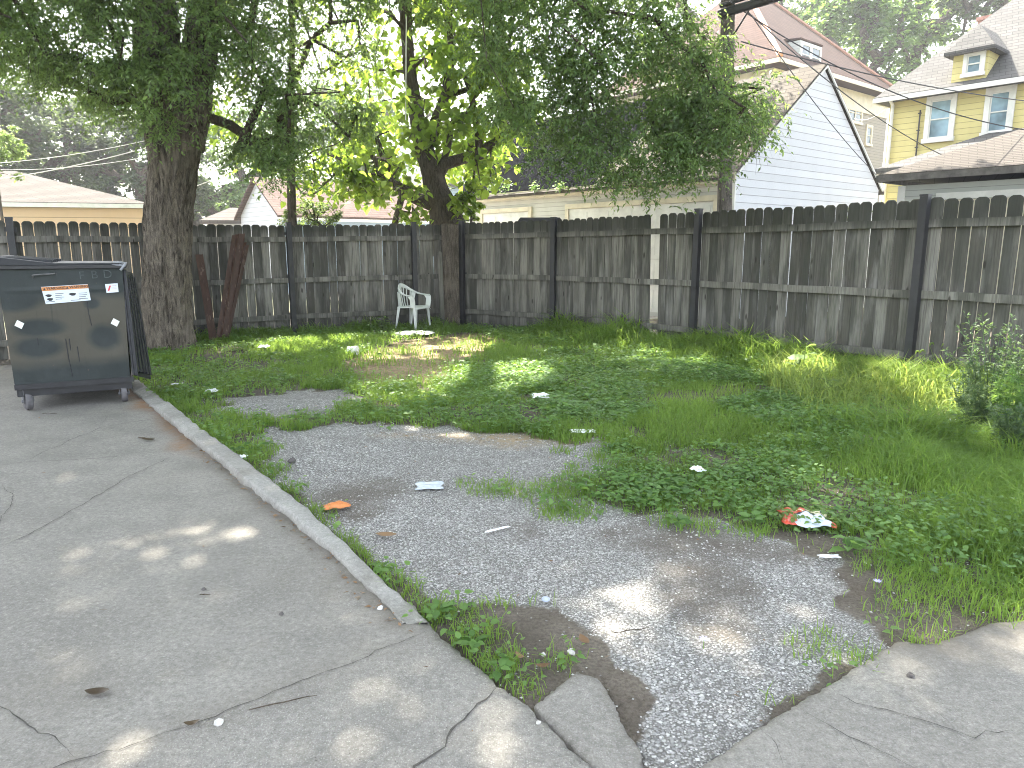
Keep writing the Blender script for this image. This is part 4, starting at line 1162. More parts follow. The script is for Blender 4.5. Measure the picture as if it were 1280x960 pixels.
m = MB(); m.prism([dp(.862, .785, .0125), dp(.878, .787, .0125), dp(.895, .83, .0125), dp(.879, .829, .0125)], dn * .001); m.build('red_slash', redm, st)
m = MB()
for k in range(3): m.prism(sline(.905, .94, .80 + k * .013, .802 + k * .013, .003), dn * .0006)
m.build('print', simple('faint_print', (.45, .3, .4), .6), st)
for cu_, cv_ in ((.115, .535), (.905, .520)):
    sticker('reflector', [(cu_ - .040, cv_ - .008), (cu_ + .012, cv_ - .038), (cu_ + .040, cv_ + .006), (cu_ - .012, cv_ + .036)], simple('reflector_white', (.72, .74, .70), .4, .05, 20, 0), label='white diamond reflector')
m = MB()
for pts in ([(.68, .72), (.685, .6), (.70, .5)], [(.47, .40), (.475, .25), (.49, .08)], [(.50, .40), (.50, .3)], [(.56, .33), (.565, .2)], [(.235, .42), (.24, .35)]):
    m = MB(); m.tube([dp(u, v, dent(u, v) + .001) for u, v in pts], .004, 5)
    m.build('scratch', ink, dm_root)
def caster(u, o, ang, r=.085):
    q = dp(u, 0, o); q = Vector((q.x, q.y, r + .008)); f = da * math.cos(ang) + dn * math.sin(ang); sd2 = Vector((-f.y, f.x, 0))
    m = MB(); m.tube([q - sd2 * .026, q - sd2 * .020, q + sd2 * .020, q + sd2 * .026], [r * .93, r, r, r * .93], 28)
    w = m.build('caster', simple('caster_rubber', (.10, .095, .10), .7, .2, 30), dm_root, smooth=True)
    k = MB()
    for s in (-1, 1): k.prism([q + sd2 * s * .036 - f * .022 - Vector((0, 0, .02)), q + sd2 * s * .036 + f * .022 - Vector((0, 0, .02)), q + sd2 * s * .036 + f * .05 + Vector((0, 0, .115)), q + sd2 * s * .036 - f * .05 + Vector((0, 0, .115))], sd2 * s * .006)
    k.obox(q - f * .055 - sd2 * .045 + Vector((0, 0, .112)), f * .11, sd2 * .09, Vector((0, 0, .022)))
    k.cyl(q - sd2 * .05, q + sd2 * .05, .014, n=10); k.build('fork', hm if False else simple('caster_steel', (.16, .16, .17), .5, .3, 20, metal=.3), w)
caster(.08, -.07, 1.2); caster(.93, -.08, 1.5); caster(.08, -1.05, .9); caster(.93, -1.05, 1.5)

# ---------------------------------------------------------------- plastic chair
def chair():
    B = Vector(G(520, 412)); D_ = Vector(G(545, 407.5)); ex = (D_ - B); ex.z = 0; ex.normalize(); fw = Vector((ex.y, -ex.x, 0))
    W = .50; ctr = B + ex * (W / 2) - fw * .23; ctr.z = -.02
    root = thing('plastic_chair', 'white plastic monobloc armchair with slatted back standing in the fence corner', 'chair', tuple(ctr))
    def q(x, y, z): return ctr + ex * x + fw * y + Vector((0, 0, z))      # x right, y forward
    mt = M['white_plastic']
    # seat: slightly dished panel with a rounded front lip
    V = []; n1, n2 = 14, 14
    for j in range(n2 + 1):
        for i in range(n1 + 1):
            s = i / n1 * 2 - 1; t_ = j / n2
            w = .215 + .02 * t_
            z = .415 + .02 * t_ - .018 * math.cos(s * math.pi / 2) * math.sin(min(1, t_ * 1.05) * math.pi) - (.05 * max(0, (t_ - .86) / .14) ** 2) - .02 * max(0, abs(s) - .85) / .15
            V.append(tuple(q(s * w, -.20 + .44 * t_, z)))
    F_ = [[j * (n1 + 1) + i, j * (n1 + 1) + i + 1, (j + 1) * (n1 + 1) + i + 1, (j + 1) * (n1 + 1) + i] for j in range(n2) for i in range(n1)]
    o = link_mesh('seat', V, np.array(F_), mt, root, True); sm = o.modifiers.new('s', 'SOLIDIFY'); sm.thickness = .008
    # rim: one band running arm - back - arm
    m = MB(); path = []
    for k in range(33):
        t_ = k / 32; an = math.pi * t_
        x = -.27 * math.cos(an); y = .20 - .46 * math.sin(an) ** .75
        z = .62 + .20 * max(0, math.sin(an)) ** 2.2 + .012 * math.cos(2 * an)
        path.append((x, y, z))
    V = []; ns = 8
    for k, (x, y, z) in enumerate(path):
        t_ = k / 32; back = max(0, math.sin(math.pi * t_)) ** 2
        wide = .032; tall = .012 + .028 * back
        tx = path[min(k + 1, 32)][0] - path[max(k - 1, 0)][0]; ty = path[min(k + 1, 32)][1] - path[max(k - 1, 0)][1]
        L = math.hypot(tx, ty) + 1e-9; nx_, ny_ = ty / L, -tx / L
        for a_ in range(ns):
            an = 2 * math.pi * a_ / ns
            o1 = math.cos(an) * (wide * (1 - back * .6)); o2 = math.sin(an) * tall
            V.append(tuple(q(x + nx_ * o1, y + ny_ * o1, z + o2)))
    F_ = [[k * ns + a_, k * ns + (a_ + 1) % ns, (k + 1) * ns + (a_ + 1) % ns, (k + 1) * ns + a_] for k in range(32) for a_ in range(ns)]
    link_mesh('armrest', V, np.array(F_), mt, root, True)
    # back slats fan out from the seat to the rim
    m = MB()
    for k in range(7):
        s = (k - 3) / 3
        an = math.pi * (.5 + s * .235); xt = -.27 * math.cos(an) ; yt = .20 - .46 * math.sin(an) ** .75; zt = .62 + .20 * math.sin(an) ** 2.2 - .01
        xb = s * .165; yb = -.205 + .05 * abs(s) ** 2
        w0, w1 = .020, .030
        pts = []
        for t_ in np.linspace(0, 1, 5):
            x = xb + (xt - xb) * t_; y = yb + (yt - yb) * t_ - .012 * math.sin(t_ * math.pi); z = .41 + (zt - .41) * t_; w = w0 + (w1 - w0) * t_ ** 2
            pts.append((x, y, z, w))
        for p0, p1 in zip(pts[:-1], pts[1:]):
            m.poly([q(p0[0] - p0[3] / 2, p0[1] - .004, p0[2]), q(p0[0] + p0[3] / 2, p0[1] - .004, p0[2]), q(p1[0] + p1[3] / 2, p1[1] - .004, p1[2]), q(p1[0] - p1[3] / 2, p1[1] - .004, p1[2]),
                    q(p0[0] - p0[3] / 2, p0[1] + .004, p0[2]), q(p0[0] + p0[3] / 2, p0[1] + .004, p0[2]), q(p1[0] + p1[3] / 2, p1[1] + .004, p1[2]), q(p1[0] - p1[3] / 2, p1[1] + .004, p1[2])],
                   [(0, 1, 2, 3), (7, 6, 5, 4), (0, 4, 5, 1), (1, 5, 6, 2), (3, 2, 6, 7), (0, 3, 7, 4)])
    # side panels of the back
    for s in (-1, 1):
        m.prism([q(s * .185, -.19, .40), q(s * .215, -.15, .40), q(s * .262, -.11, .655), q(s * .235, -.18, .70)], q(0, .008, 0) - q(0, 0, 0))
    m.build('backrest', mt, root)
    m = MB()
    for s in (-1, 1):      # arm supports
        m.prism([q(s * .24, .225, .40), q(s * .25, .12, .42), q(s * .262, .13, .56), q(s * .272, .08, .615), q(s * .272, .225, .615), q(s * .262, .235, .52)], ex * s * .012)
    m.build('arm_support', mt, root)
    for sx, sy in ((-1, 1), (1, 1), (-1, -1), (1, -1)):
        t0 = q(sx * .225, .215 if sy > 0 else -.185, .425); b_ = q(sx * .255, .235 if sy > 0 else -.235, .0)
        m = MB(); a1 = -ex * sx; a2 = -fw * sy
        w0, w1 = .062, .030
        def ring(c, w): return [c, c + a1 * w, c + a1 * w + a2 * .008, c + a1 * .008 + a2 * .008, c + a1 * .008 + a2 * w, c + a2 * w]
        r0 = ring(t0, w0); r1 = ring(b_, w1)
        m.poly(r0 + r1, [(i, (i + 1) % 6, 6 + (i + 1) % 6, 6 + i) for i in range(6)] + [tuple(range(5, -1, -1)), tuple(range(6, 12))])
        m.build('leg', mt, root)
chair()

# ---------------------------------------------------------------- litter
def cmat(name, col, rough=.5, trans=0.0):
    t = NT(name); t.color(t.mix(t.ramp(t.noise(40, 4), [(.35, 0.0), (.65, 1.0)]), tuple(c * .8 for c in col), col)); t.rough(rough)
    return t.m
def crumple(name, px, py, w, d, h, mat, label, cat, rot=0.0, seed=0, fn=None, n=18, z=0.0, outline=None):
    c = Vector(G(px, py, z)); r = np.random.default_rng(seed); V = []
    gx = r.normal(0, 1, (6, 4))
    for j in range(n + 1):
        for i in range(n + 1):
            u, v = i / n * 2 - 1, j / n * 2 - 1
            x = u * w / 2 * (1 + .10 * math.sin(v * 4 + seed)); y = v * d / 2 * (1 + .10 * math.sin(u * 5 + seed * 2))
            hh = 0
            for g in gx: hh += abs(math.sin(g[0] * u * 3 + g[1] * v * 3 + g[2] * 3)) * .3
            hh = hh / 2.0 * h * (1 - .6 * max(abs(u), abs(v)) ** 3)
            X_ = c.x + math.cos(rot) * x - math.sin(rot) * y; Y_ = c.y + math.sin(rot) * x + math.cos(rot) * y
            V.append((X_, Y_, c.z + .006 + hh))
    F_ = np.array([[j * (n + 1) + i, j * (n + 1) + i + 1, (j + 1) * (n + 1) + i + 1, (j + 1) * (n + 1) + i] for j in range(n) for i in range(n)])
    at = {}
    if fn: at['pr'] = [fn((f_ % n) / n, (f_ // n) / n) for f_ in range(n * n)]
    o = link_mesh(name, V, F_, mat, None, False, attrs=at, origin=tuple(c))
    sm = o.modifiers.new('thickness', 'SOLIDIFY'); sm.thickness = .0015
    return tag(o, label, cat)
zc = -.02
# chip bag: printed bands red / dark+gold / white
t = NT('printed_bag'); t.color(t.ramp(t.attr('pr'), [(0.0, (.55, .60, .72)), (.24, (.55, .60, .72)), (.25, (.03, .03, .05)), (.38, (.03, .03, .05)), (.39, (.62, .55, .36)), (.5, (.62, .55, .36)), (.51, (.60, .07, .04)), (1, (.62, .08, .05))], 'CONSTANT')); t.rough(.3, .5)
def bagfn(u, v):
    n_ = mnoise.noise(Vector((u * 5, v * 5, 1)))
    if u < .24 + .08 * n_: return .8
    if v > .55 + .1 * n_ and u < .52: return .8 if (u + v) % .3 > .05 else .45
    if v < .42 + .10 * n_: return .1 if abs(u - .93) > .05 else .7
    if v < .56: return .3
    return .45 if n_ > -.05 else .3
crumple('snack_bag', 1007, 652, .26, .26, .075, t.m, 'crumpled red, gold and white snack bag at the edge of the weeds', 'snack bag', rot=-.18, seed=4, fn=bagfn, n=30, z=-.015)
crumple('wrapper', 421, 636, .15, .085, .05, cmat('orange_wrapper', (.62, .22, .07), .4), 'small orange paper wrapper on the gravel near the kerb', 'wrapper', rot=.35, seed=9, z=zc)
crumple('plastic_bag', 537, 608, .17, .15, .015, cmat('clear_plastic', (.50, .56, .62), .25), 'flattened translucent bluish plastic bag on the gravel', 'plastic bag', rot=.1, seed=12, z=zc)
crumple('paper_scrap', 872, 590, .07, .09, .05, M['litterwhite'], 'small white paper scrap standing in the green weeds', 'paper scrap', rot=.5, seed=5, z=.04)
crumple('paper_scrap', 676, 497, .16, .20, .05, M['litterwhite'], 'crumpled white paper in the grass in the middle of the yard', 'paper scrap', seed=6, z=.03)
crumple('paper_scrap', 728, 540, .20, .12, .02, M['litterwhite'], 'flat white paper at the top edge of the gravel', 'paper scrap', seed=7, z=0)
crumple('newspaper', 518, 417, .66, .55, .05, M['litterwhite'], 'flattened white newspaper sheets on the straw in front of the chair', 'newspaper', seed=8, z=0)
crumple('cardboard', 1082, 546, .24, .26, .03, cmat('beige_card', (.50, .45, .36), .7), 'pale beige cardboard piece in the sunlit weeds', 'cardboard', seed=10, rot=.3, z=.03)
crumple('plastic_scrap', 1036, 697, .10, .035, .012, M['litterwhite'], 'thin white plastic scrap below the snack bag', 'plastic scrap', seed=11, z=zc)
crumple('paper_scrap', 265, 491, .11, .10, .06, M['litterwhite'], 'small white crumpled paper in the grass beside the dumpster', 'paper scrap', seed=13, z=.0)
crumple('plastic_scrap', 330, 435, .14, .18, .06, M['litterwhite'], 'bluish white plastic scrap in the grass near the leaning strips', 'plastic scrap', seed=14, z=.05)
crumple('plastic_scrap', 622, 663, .15, .02, .01, M['litterwhite'], 'narrow white plastic strip lying on the gravel', 'plastic scrap', rot=.55, seed=15, z=zc)
crumple('paper_scrap', 302, 573, .07, .07, .03, M['litterwhite'], 'tiny white paper in the grass beside the kerb', 'paper scrap', seed=16, z=.01)
crumple('plastic_scrap', 1190, 528, .16, .08, .03, cmat('pale_blue_plastic', (.5, .6, .7), .3), 'pale blue plastic scrap in the dry patch beside the tall weed', 'plastic scrap', seed=17, z=.02)
crumple('plastic_scrap', 222, 481, .12, .06, .02, M['litterwhite'], 'flat whitish scrap in the grass near the hanging lid', 'plastic scrap', rot=.3, seed=18, z=.03)
m = MB(); c = Vector(G(441, 438, .05)); ax2 = Vector((.97, -.2, .05)).normalized(); m.tube([c - ax2 * .07, c + ax2 * .065, c + ax2 * .07, c + ax2 * .055], [.055, .066, .066, .058], 24); 
cp_ = m.build('paper_cup', M['litterwhite'], smooth=True); tag(cp_, 'white cup lying on its side in the dry grass left of the chair', 'cup')
m = MB(); c = Vector(G(682, 750, -.015)); m.tube([c, c + Vector((0, 0, .008)), c + Vector((0, 0, .011))], [.018, .018, .015], 20); tag(m.build('bottle_cap', cmat('cap_blue', (.45, .5, .62), .3), smooth=True), 'small pale blue bottle cap on the dark soil', 'bottle cap')
def dleaf(px, py, L, rot, label, mat='dry_leaf', z=-.012, cat='leaf', name='dry_leaf'):
    c = Vector(G(px, py, z)); V = []; n = 8
    for i in range(n + 1):
        t_ = i / n; w = L * .24 * math.sin(math.pi * t_) ** .8; x = (t_ - .5) * L
        for s in (-1, 0, 1):
            V.append((c.x + math.cos(rot) * x - math.sin(rot) * w * s, c.y + math.sin(rot) * x + math.cos(rot) * w * s, c.z + .006 + abs(s) * w * .35 + .012 * (2 * t_ - 1) ** 2))
    F_ = np.array([[i * 3 + k, (i + 1) * 3 + k, (i + 1) * 3 + k + 1, i * 3 + k + 1] for i in range(n) for k in range(2)])
    tag(link_mesh(name, V, F_, M[mat], None, True, attrs={'rnd': [random.random()] * len(F_)}, origin=tuple(c)), label, cat)
dleaf(730, 803, .075, -1.2, 'reddish brown dry leaf on the dark soil patch'); dleaf(678, 835, .055, .1, 'curled brown leaf near the broken concrete piece')
dleaf(650, 823, .05, -.9, 'tan dry leaf at the edge of the low weeds by the slab'); dleaf(483, 671, .12, -.1, 'pale grey dry leaf on the gravel below the orange wrapper')
dleaf(122, 868, .085, .05, 'dark dry leaf on the concrete at the lower left', 'dark_leaf', z=.003); dleaf(240, 907, .05, .3, 'small brown leaf beside the slab joint', 'dark_leaf', z=.003)
dleaf(186, 551, .11, -.1, 'dark leaf litter on the concrete in front of the dumpster', 'dark_leaf', z=.003); dleaf(178, 549, .07, .3, 'smaller dark leaf just left of the leaf litter by the dumpster', 'dark_leaf', z=.003)
def twig(px, py, L, rot, label, z=.008):
    c = Vector(G(px, py, z)); pts = [c + Vector((math.cos(rot) * t_ * L + random.gauss(0, .003), math.sin(rot) * t_ * L + random.gauss(0, .003), random.uniform(0, .004))) for t_ in np.linspace(-.5, .5, 7)]
    m = MB(); m.tube(pts, [.0015, .0022, .0025, .0022, .002, .0018, .001], 5); tag(m.build('twig', M['bark2']), label, 'twig')
twig(256, 744, .05, .1, 'tiny twig on the open concrete'); twig(62, 517, .14, .0, 'thin twig on the concrete left of the caster'); twig(790, 788, .16, .25, 'long thin twig on the gravel', -.012)
twig(355, 878, .22, .35, 'pale straw lying along the slab joint')
def pebble(px, py, r, mat, label, z=.0, name='stone'):
    c = Vector(G(px, py, z)); V = []; F_ = []
    rs = np.random.default_rng(int(px)); 
    m = MB(); m.tube([c + Vector((0, 0, -r * .2)), c + Vector((0, 0, r * .2)), c + Vector((0, 0, r * .7)), c + Vector((0, 0, r * .95))], [r * .8, r, r * .75, r * .3], 7)
    for i in range(len(m.v)): m.v[i] = tuple(Vector(m.v[i]) + Vector(rs.normal(0, r * .12, 3)))
    tag(m.build(name, mat), label, 'stone')
pm = cmat('pale_stone', (.55, .53, .50), .9); dk = cmat('dark_stone', (.10, .09, .085), .9)
pebble(714, 816, .016, pm, 'whitish stone on the dark soil patch', -.012); pebble(679, 819, .010, pm, 'small white stone left of the whitish one', -.012); pebble(673, 904, .008, pm, 'tiny pale stone on the chip of concrete')
pebble(255, 737, .010, dk, 'small dark stone on the open concrete'); pebble(1138, 845, .013, dk, 'dark stone on the right concrete slab'); pebble(352, 768, .010, dk, 'dark speck of stone near the slab joint')
pebble(365, 577, .03, dk, 'dark lump of stone on the gravel behind the kerb', -.02); pebble(475, 761, .014, pm, 'pale stone in the dirt along the kerb'); pebble(274, 904, .016, pm, 'pale stone beside the slab joint')
# purple flowers
def flower(px, py, h, label):
    c = Vector(G(px, py, h)); b = Vector((c.x, c.y, -.02))
    r = thing('flower', label, 'flower', tuple(b)); m = MB(); m.tube([b, c], .0018, 5); m.build('stem', M['weed'], r)
    m = MB()
    for k in range(8):
        an = k * math.pi / 4; d = Vector((math.cos(an), math.sin(an), .25)); s = Vector((-math.sin(an), math.cos(an), 0))
        m.poly([c, c + d * .010 + s * .005, c + d * .020, c + d * .010 - s * .005], [(0, 1, 2, 3)])
    m.build('petals', cmat('lilac_petal', (.42, .40, .72), .6), r)
flower(1097, 727, .10, 'small lilac flower in the right-hand grass'); flower(880, 799, .02, 'small lilac flower lying low on the gravel')

# ---------------------------------------------------------------- foliage builders
def nrmz(a): return a / (np.linalg.norm(a, axis=1)[:, None] + 1e-9)
def leaf_quads(base, d, nr, L, W, fold=.12, mid=.42):
    d = nrmz(d); sdv = nrmz(np.cross(d, nr)); nn = np.cross(sdv, d)
    L = np.asarray(L).reshape(-1, 1); W = np.asarray(W).reshape(-1, 1)
    m_ = base + d * L * mid + nn * W * fold
    tip = base + d * L - np.array([0, 0, 1]) * L * .10
    V = np.stack([base, m_ + sdv * W * .5, tip, m_ - sdv * W * .5], 1).reshape(-1, 3)
    F_ = np.arange(len(V)).reshape(-1, 4)
    return V, F_
def heart_quads(base, d, nr, L, W):
    """broad leaf: 8 points, folded along the midrib (quads either side)"""
    d = nrmz(d); sdv = nrmz(np.cross(d, nr)); nn = np.cross(sdv, d); L = L.reshape(-1, 1); W = W.reshape(-1, 1); dz = np.array([0, 0, 1.0])
    P = [base, base + d * L * .18 + sdv * W * .46 + nn * W * .10, base + d * L * .55 + sdv * W * .42 + nn * W * .10 - dz * L * .03, base + d * L - dz * L * .16,
         base + d * L * .55 - sdv * W * .42 + nn * W * .10 - dz * L * .03, base + d * L * .18 - sdv * W * .46 + nn * W * .10, base + d * L * .5 - dz * L * .02]
    V = np.stack(P, 1).reshape(-1, 3); b = (np.arange(len(base)) * 7)[:, None]
    F_ = np.concatenate([b + np.array([[0, 1, 2, 6]]), b + np.array([[6, 2, 3, 4]]), b + np.array([[0, 6, 4, 5]])])
    return V, F_
LIT = [(385, 425, 45, 14, 1), (515, 417, 30, 8, 1), (600, 424, 30, 8, 1), (560, 436, 50, 8, 1), (465, 442, 35, 8, 1), (500, 490, 60, 14, 1), (575, 472, 45, 12, 1), (645, 472, 45, 13, 1), (440, 500, 30, 8, .7),
       (1130, 515, 80, 40, 1), (1075, 480, 40, 25, 1), (1215, 500, 60, 40, 1), (980, 470, 30, 10, .7), (1200, 455, 60, 20, 1), (1280, 520, 60, 60, .9),
       (460, 862, 26, 13, .95), (640, 893, 40, 18, .9), (560, 545, 60, 10, .6), (500, 535, 30, 8, .8), (440, 552, 28, 7, .6), (160, 590, 24, 7, .85), (85, 597, 26, 7, .85), (60, 636, 20, 7, .8), (175, 677, 20, 8, .9),
       (285, 668, 24, 8, .9), (350, 668, 18, 7, .8), (60, 905, 24, 14, .7), (430, 935, 46, 20, .9), (600, 945, 46, 16, .85), (900, 795, 50, 13, .8), (765, 765, 26, 11, .85), (830, 705, 34, 9, .7), (740, 700, 30, 9, .6), (960, 945, 50, 14, .8), (830, 880, 40, 14, .6), (500, 820, 20, 8, .4)]
_lit = []
for cx, cy, rx, ry_, w in LIT:
    g = G(cx, cy); gx = G(cx + rx, cy); gy0 = G(cx, cy - ry_); gy1 = G(cx, cy + ry_)
    _lit.append((g[0], (gy0[1] + gy1[1]) / 2, abs(gx[0] - g[0]), abs(gy0[1] - gy1[1]) / 2, w))
def shadow_keep(P, strength=1.0):
    """openings in the crown: drop foliage that would shade the sun flecks seen on the ground"""
    k = P[:, 2] / SV.z
    sx = P[:, 0] - SV.x * k; sy = P[:, 1] - SV.y * k
    keep = np.ones(len(P), bool); u = rng.random(len(P))
    for x, y, rx, ry_, w in _lit:
        d = np.sqrt(((sx - x) / rx) ** 2 + ((sy - y) / ry_) ** 2)
        keep &= ~((d < 1.0) & (u < w * strength)) & ~((d < 1.35) & (u < w * strength * .75))
    return keep
def in_poly_pix(poly, n):
    P = np.array(poly, float); x0, y0 = P.min(0); x1, y1 = P.max(0); out = np.zeros((0, 2))
    while len(out) < n:
        q = np.column_stack([rng.uniform(x0, x1, n * 2), rng.uniform(y0, y1, n * 2)])
        out = np.concatenate([out, q[inside(q, poly)]])
    return out[:n]
def Uv(pix, Y):
    u = (pix[:, 0] - 640) / FPX; v = (pix[:, 1] - 480) / FPX
    dy = _c - v * _s; t_ = Y / dy
    return np.column_stack([u * t_, Y, EYE + (-_s - v * _c) * t_])
def sprays(C_, L, K, ll, lw, droop=.8, spread=1.0):
    """drooping twigs with alternate leaves; returns leaves and twig strips"""
    S = len(C_); az = rng.uniform(0, 2 * math.pi, S); h = np.column_stack([np.cos(az), np.sin(az), np.zeros(S)])
    L = (L * rng.uniform(.6, 1.3, S))[:, None]; dr = droop * rng.uniform(.3, 1.4, (S, 1)); z = np.array([[0, 0, 1.0]])
    def pt(t_): return C_ + h * t_ * L * .85 + z * (.25 * t_ - dr * t_ * t_) * L
    B, D, N_ = [], [], []
    for k in range(K):
        t_ = (k + .6) / K; p = pt(t_); tg = h * .85 + z * (.25 - 2 * dr * t_); side = np.cross(tg, z) * (1 if k % 2 else -1)
        d = nrmz(tg) * .55 + nrmz(side) * .75 * spread + rng.normal(0, .30, (S, 3)) - z * .25
        B.append(p); D.append(d); N_.append(z + rng.normal(0, .45, (S, 3)))
    B = np.concatenate(B); D = np.concatenate(D); N_ = np.concatenate(N_)
    sz = rng.uniform(.6, 1.25, len(B))
    # twig strips
    T = []; 
    for t_ in (0, .5, 1.0):
        p = pt(t_); sdv = nrmz(np.cross(h, z)) * .0035 * (1.2 - t_); T += [p + sdv, p - sdv]
    TV = np.stack(T, 1).reshape(-1, 3); b = (np.arange(S) * 6)[:, None]
    TF = np.concatenate([b + np.array([[0, 2, 3, 1]]), b + np.array([[2, 4, 5, 3]])])
    return B, D, N_, ll * sz, lw * sz, TV, TF
def clumps(poly, n, Y0, Y1):
    q = in_poly_pix(poly, n); return Uv(q, rng.uniform(Y0, Y1, n))
def around(cl, per, r, flat=.75):
    n = len(cl); s = rng.uniform(.6, 1.4, n)
    idx = np.repeat(np.arange(n), per); v = nrmz(rng.normal(0, 1, (len(idx), 3))) * (rng.random(len(idx)) ** .5)[:, None]
    v[:, 2] *= flat
    return cl[idx] + v * (r * s[idx])[:, None]
def mst_branches(roots, targets, r_tip=.012, power=.5, rmax=.2, n=5):
    """grow limbs: each target joins the nearest node already on the tree"""
    nodes = [np.array(r) for r in roots]; par = [-1] * len(roots); cnt = [0] * len(roots)
    order = sorted(range(len(targets)), key=lambda i: min(np.linalg.norm(targets[i] - r) for r in nodes[:len(roots)]))
    for i in order:
        tgt = np.array(targets[i]); A_ = np.array(nodes); d = np.linalg.norm(A_ - tgt, axis=1); j = int(d.argmin())
        p = j; segs = max(1, int(d[j] / .45))
        for k in range(1, segs + 1):
            t_ = k / segs; q = nodes[j] + (tgt - nodes[j]) * t_ + np.append(rng.normal(0, .035, 2), .10 * math.sin(math.pi * t_) * d[j] + rng.normal(0, .02)) * (k < segs)
            nodes.append(q); par.append(p); cnt.append(0); p = len(nodes) - 1
    for i in range(len(nodes) - 1, -1, -1):
        if par[i] >= 0: cnt[par[i]] += cnt[i] + 1
    m = MB()
    for i in range(len(nodes)):
        if par[i] >= 0:
            ra = min(rmax, r_tip * (cnt[i] + 1) ** power); rb_ = min(rmax, r_tip * (min(cnt[par[i]], cnt[i] * 1.5 + 3) + 1) ** power)
            m.tube([nodes[par[i]], nodes[i]], [rb_, ra], n, False)
    return m
def build_leaves(name, mat, parent, parts, heart=False):
    Vs, Fs, b = [], [], 0
    for (B, D, N_, l, w) in parts:
        V, F_ = (heart_quads(B, D, N_, l, w) if heart else leaf_quads(B, D, N_, l, w))
        Vs.append(V); Fs.append(F_ + b); b += len(V)
    V = np.concatenate(Vs); F_ = np.concatenate(Fs)
    per = 7 if heart else 4
    pr = rng.random(b // per); rnd = pr[F_[:, 0] // per]
    return link_mesh(name, V, F_, mat, parent, True, attrs={'rnd': rnd})

# furrowed trunk
def trunk_mesh(name, pts, rad, mat, parent, nseg=72, step=.05, furrow=.034, lobes=.05):
    pts = [np.array(p, float) for p in pts]; L = [0]
    for a, b in zip(pts[:-1], pts[1:]): L.append(L[-1] + np.linalg.norm(b - a))
    n = int(L[-1] / step); ts = np.linspace(0, L[-1], n); P = np.array([[np.interp(t_, L, [p[k] for p in pts]) for k in range(3)] for t_ in ts])
    for _ in range(6): P[1:-1] = (P[:-2] + P[2:] + 2 * P[1:-1]) / 4
    r = np.interp(ts, L, rad)
    V = []
    for i in range(n):
        for k in range(nseg):
            an = 2 * math.pi * k / nseg
            cx, sx = math.cos(an), math.sin(an); z = P[i][2]
            w = mnoise.noise(Vector((cx * 3.2 * 2.2, sx * 3.2 * 2.2, z * 1.1))) ; f_ = abs(mnoise.noise(Vector((cx * 9, sx * 9, z * 1.6 + 5)))) + .5 * abs(mnoise.noise(Vector((cx * 19, sx * 19, z * 3.3))))
            rr = r[i] * (1 + lobes * math.sin(an * 3 + 1 + z * .2) + lobes * .5 * w) + (f_ - .35) * furrow * 2
            if z < .5: rr += (0.5 - z) ** 2 * .38 * (1 + .8 * math.sin(an * 5 + 2)) * r[i]
            V.append((P[i][0] + cx * rr, P[i][1] + sx * rr, z))
    idx = np.arange(n * nseg).reshape(n, nseg); nx_ = np.roll(idx, -1, axis=1)
    F_ = np.stack([idx[:-1].ravel(), nx_[:-1].ravel(), nx_[1:].ravel(), idx[1:].ravel()], 1)
    return link_mesh(name, V, F_, mat, parent, True)

# ---------------------------------------------------------------- the big elm
EY = 11.0
def EP(px, py, Y=EY): return U(px, py, Y)
eb = Vector((XA(208, EY, .5), EY, -.1))
elm = thing('elm_tree', 'huge elm with furrowed forked trunk behind the dumpster, drooping branches across the yard', 'tree', tuple(eb))
trunk_mesh('trunk', [tuple(eb), (XA(207, EY, .6), EY, .6), (XA(209, EY, 1.5), EY, 1.5), (XA(212, EY, 2.3), EY, 2.3), (XA(221, EY, 3.1), EY, 3.1), (XA(224, EY, 3.7), EY, 3.7)],
           [.36, .335, .32, .32, .35, .33], M['bark'], elm)
trunk_mesh('limb', [EP(209, 190), EP(206, 150), EP(200, 90), EP(196, 20), EP(188, -60), EP(170, -200), EP(150, -330)], [.27, .29, .28, .27, .26, .22, .12], M['bark'], elm, 40, .07)
trunk_mesh('limb', [EP(232, 190), EP(238, 150), EP(246, 90), EP(256, 20), EP(268, -60), EP(300, -200), EP(340, -330)], [.24, .26, .25, .24, .23, .2, .12], M['bark'], elm, 40, .07)
REG_A = [(-40, -40), (200, -40), (255, 60), (250, 110), (225, 180), (175, 175), (150, 145), (120, 120), (90, 110), (60, 120), (20, 100), (-40, 110)]
REG_A2 = [(120, 60), (250, 60), (248, 140), (232, 175), (200, 150), (170, 172), (150, 165), (125, 130)]
REG_B = [(255, -40), (450, -40), (470, 60), (455, 120), (440, 190), (425, 225), (390, 235), (340, 228), (300, 195), (270, 150), (255, 80)]
REG_C = [(595, -40), (875, -40), (885, 25), (925, 70), (965, 100), (980, 125), (955, 165), (915, 190), (880, 205), (850, 225), (810, 228), (760, 230), (715, 218), (690, 192), (650, 185), (625, 160), (600, 130)]
cA = clumps(REG_A, 60, 8.6, 12.5); cA2 = clumps(REG_A2, 10, 9.4, 10.5)
cB = clumps(REG_B, 70, 9.0, 12.8); cC = clumps(REG_C, 84, 7.6, 9.8)
cE = np.concatenate([Uv(np.array([[540., 20], [500, -10], [560, -10], [470, 60], [600, 50], [470, 130]]), np.array([10., 10, 9.5, 10.5, 9, 10.2]))])
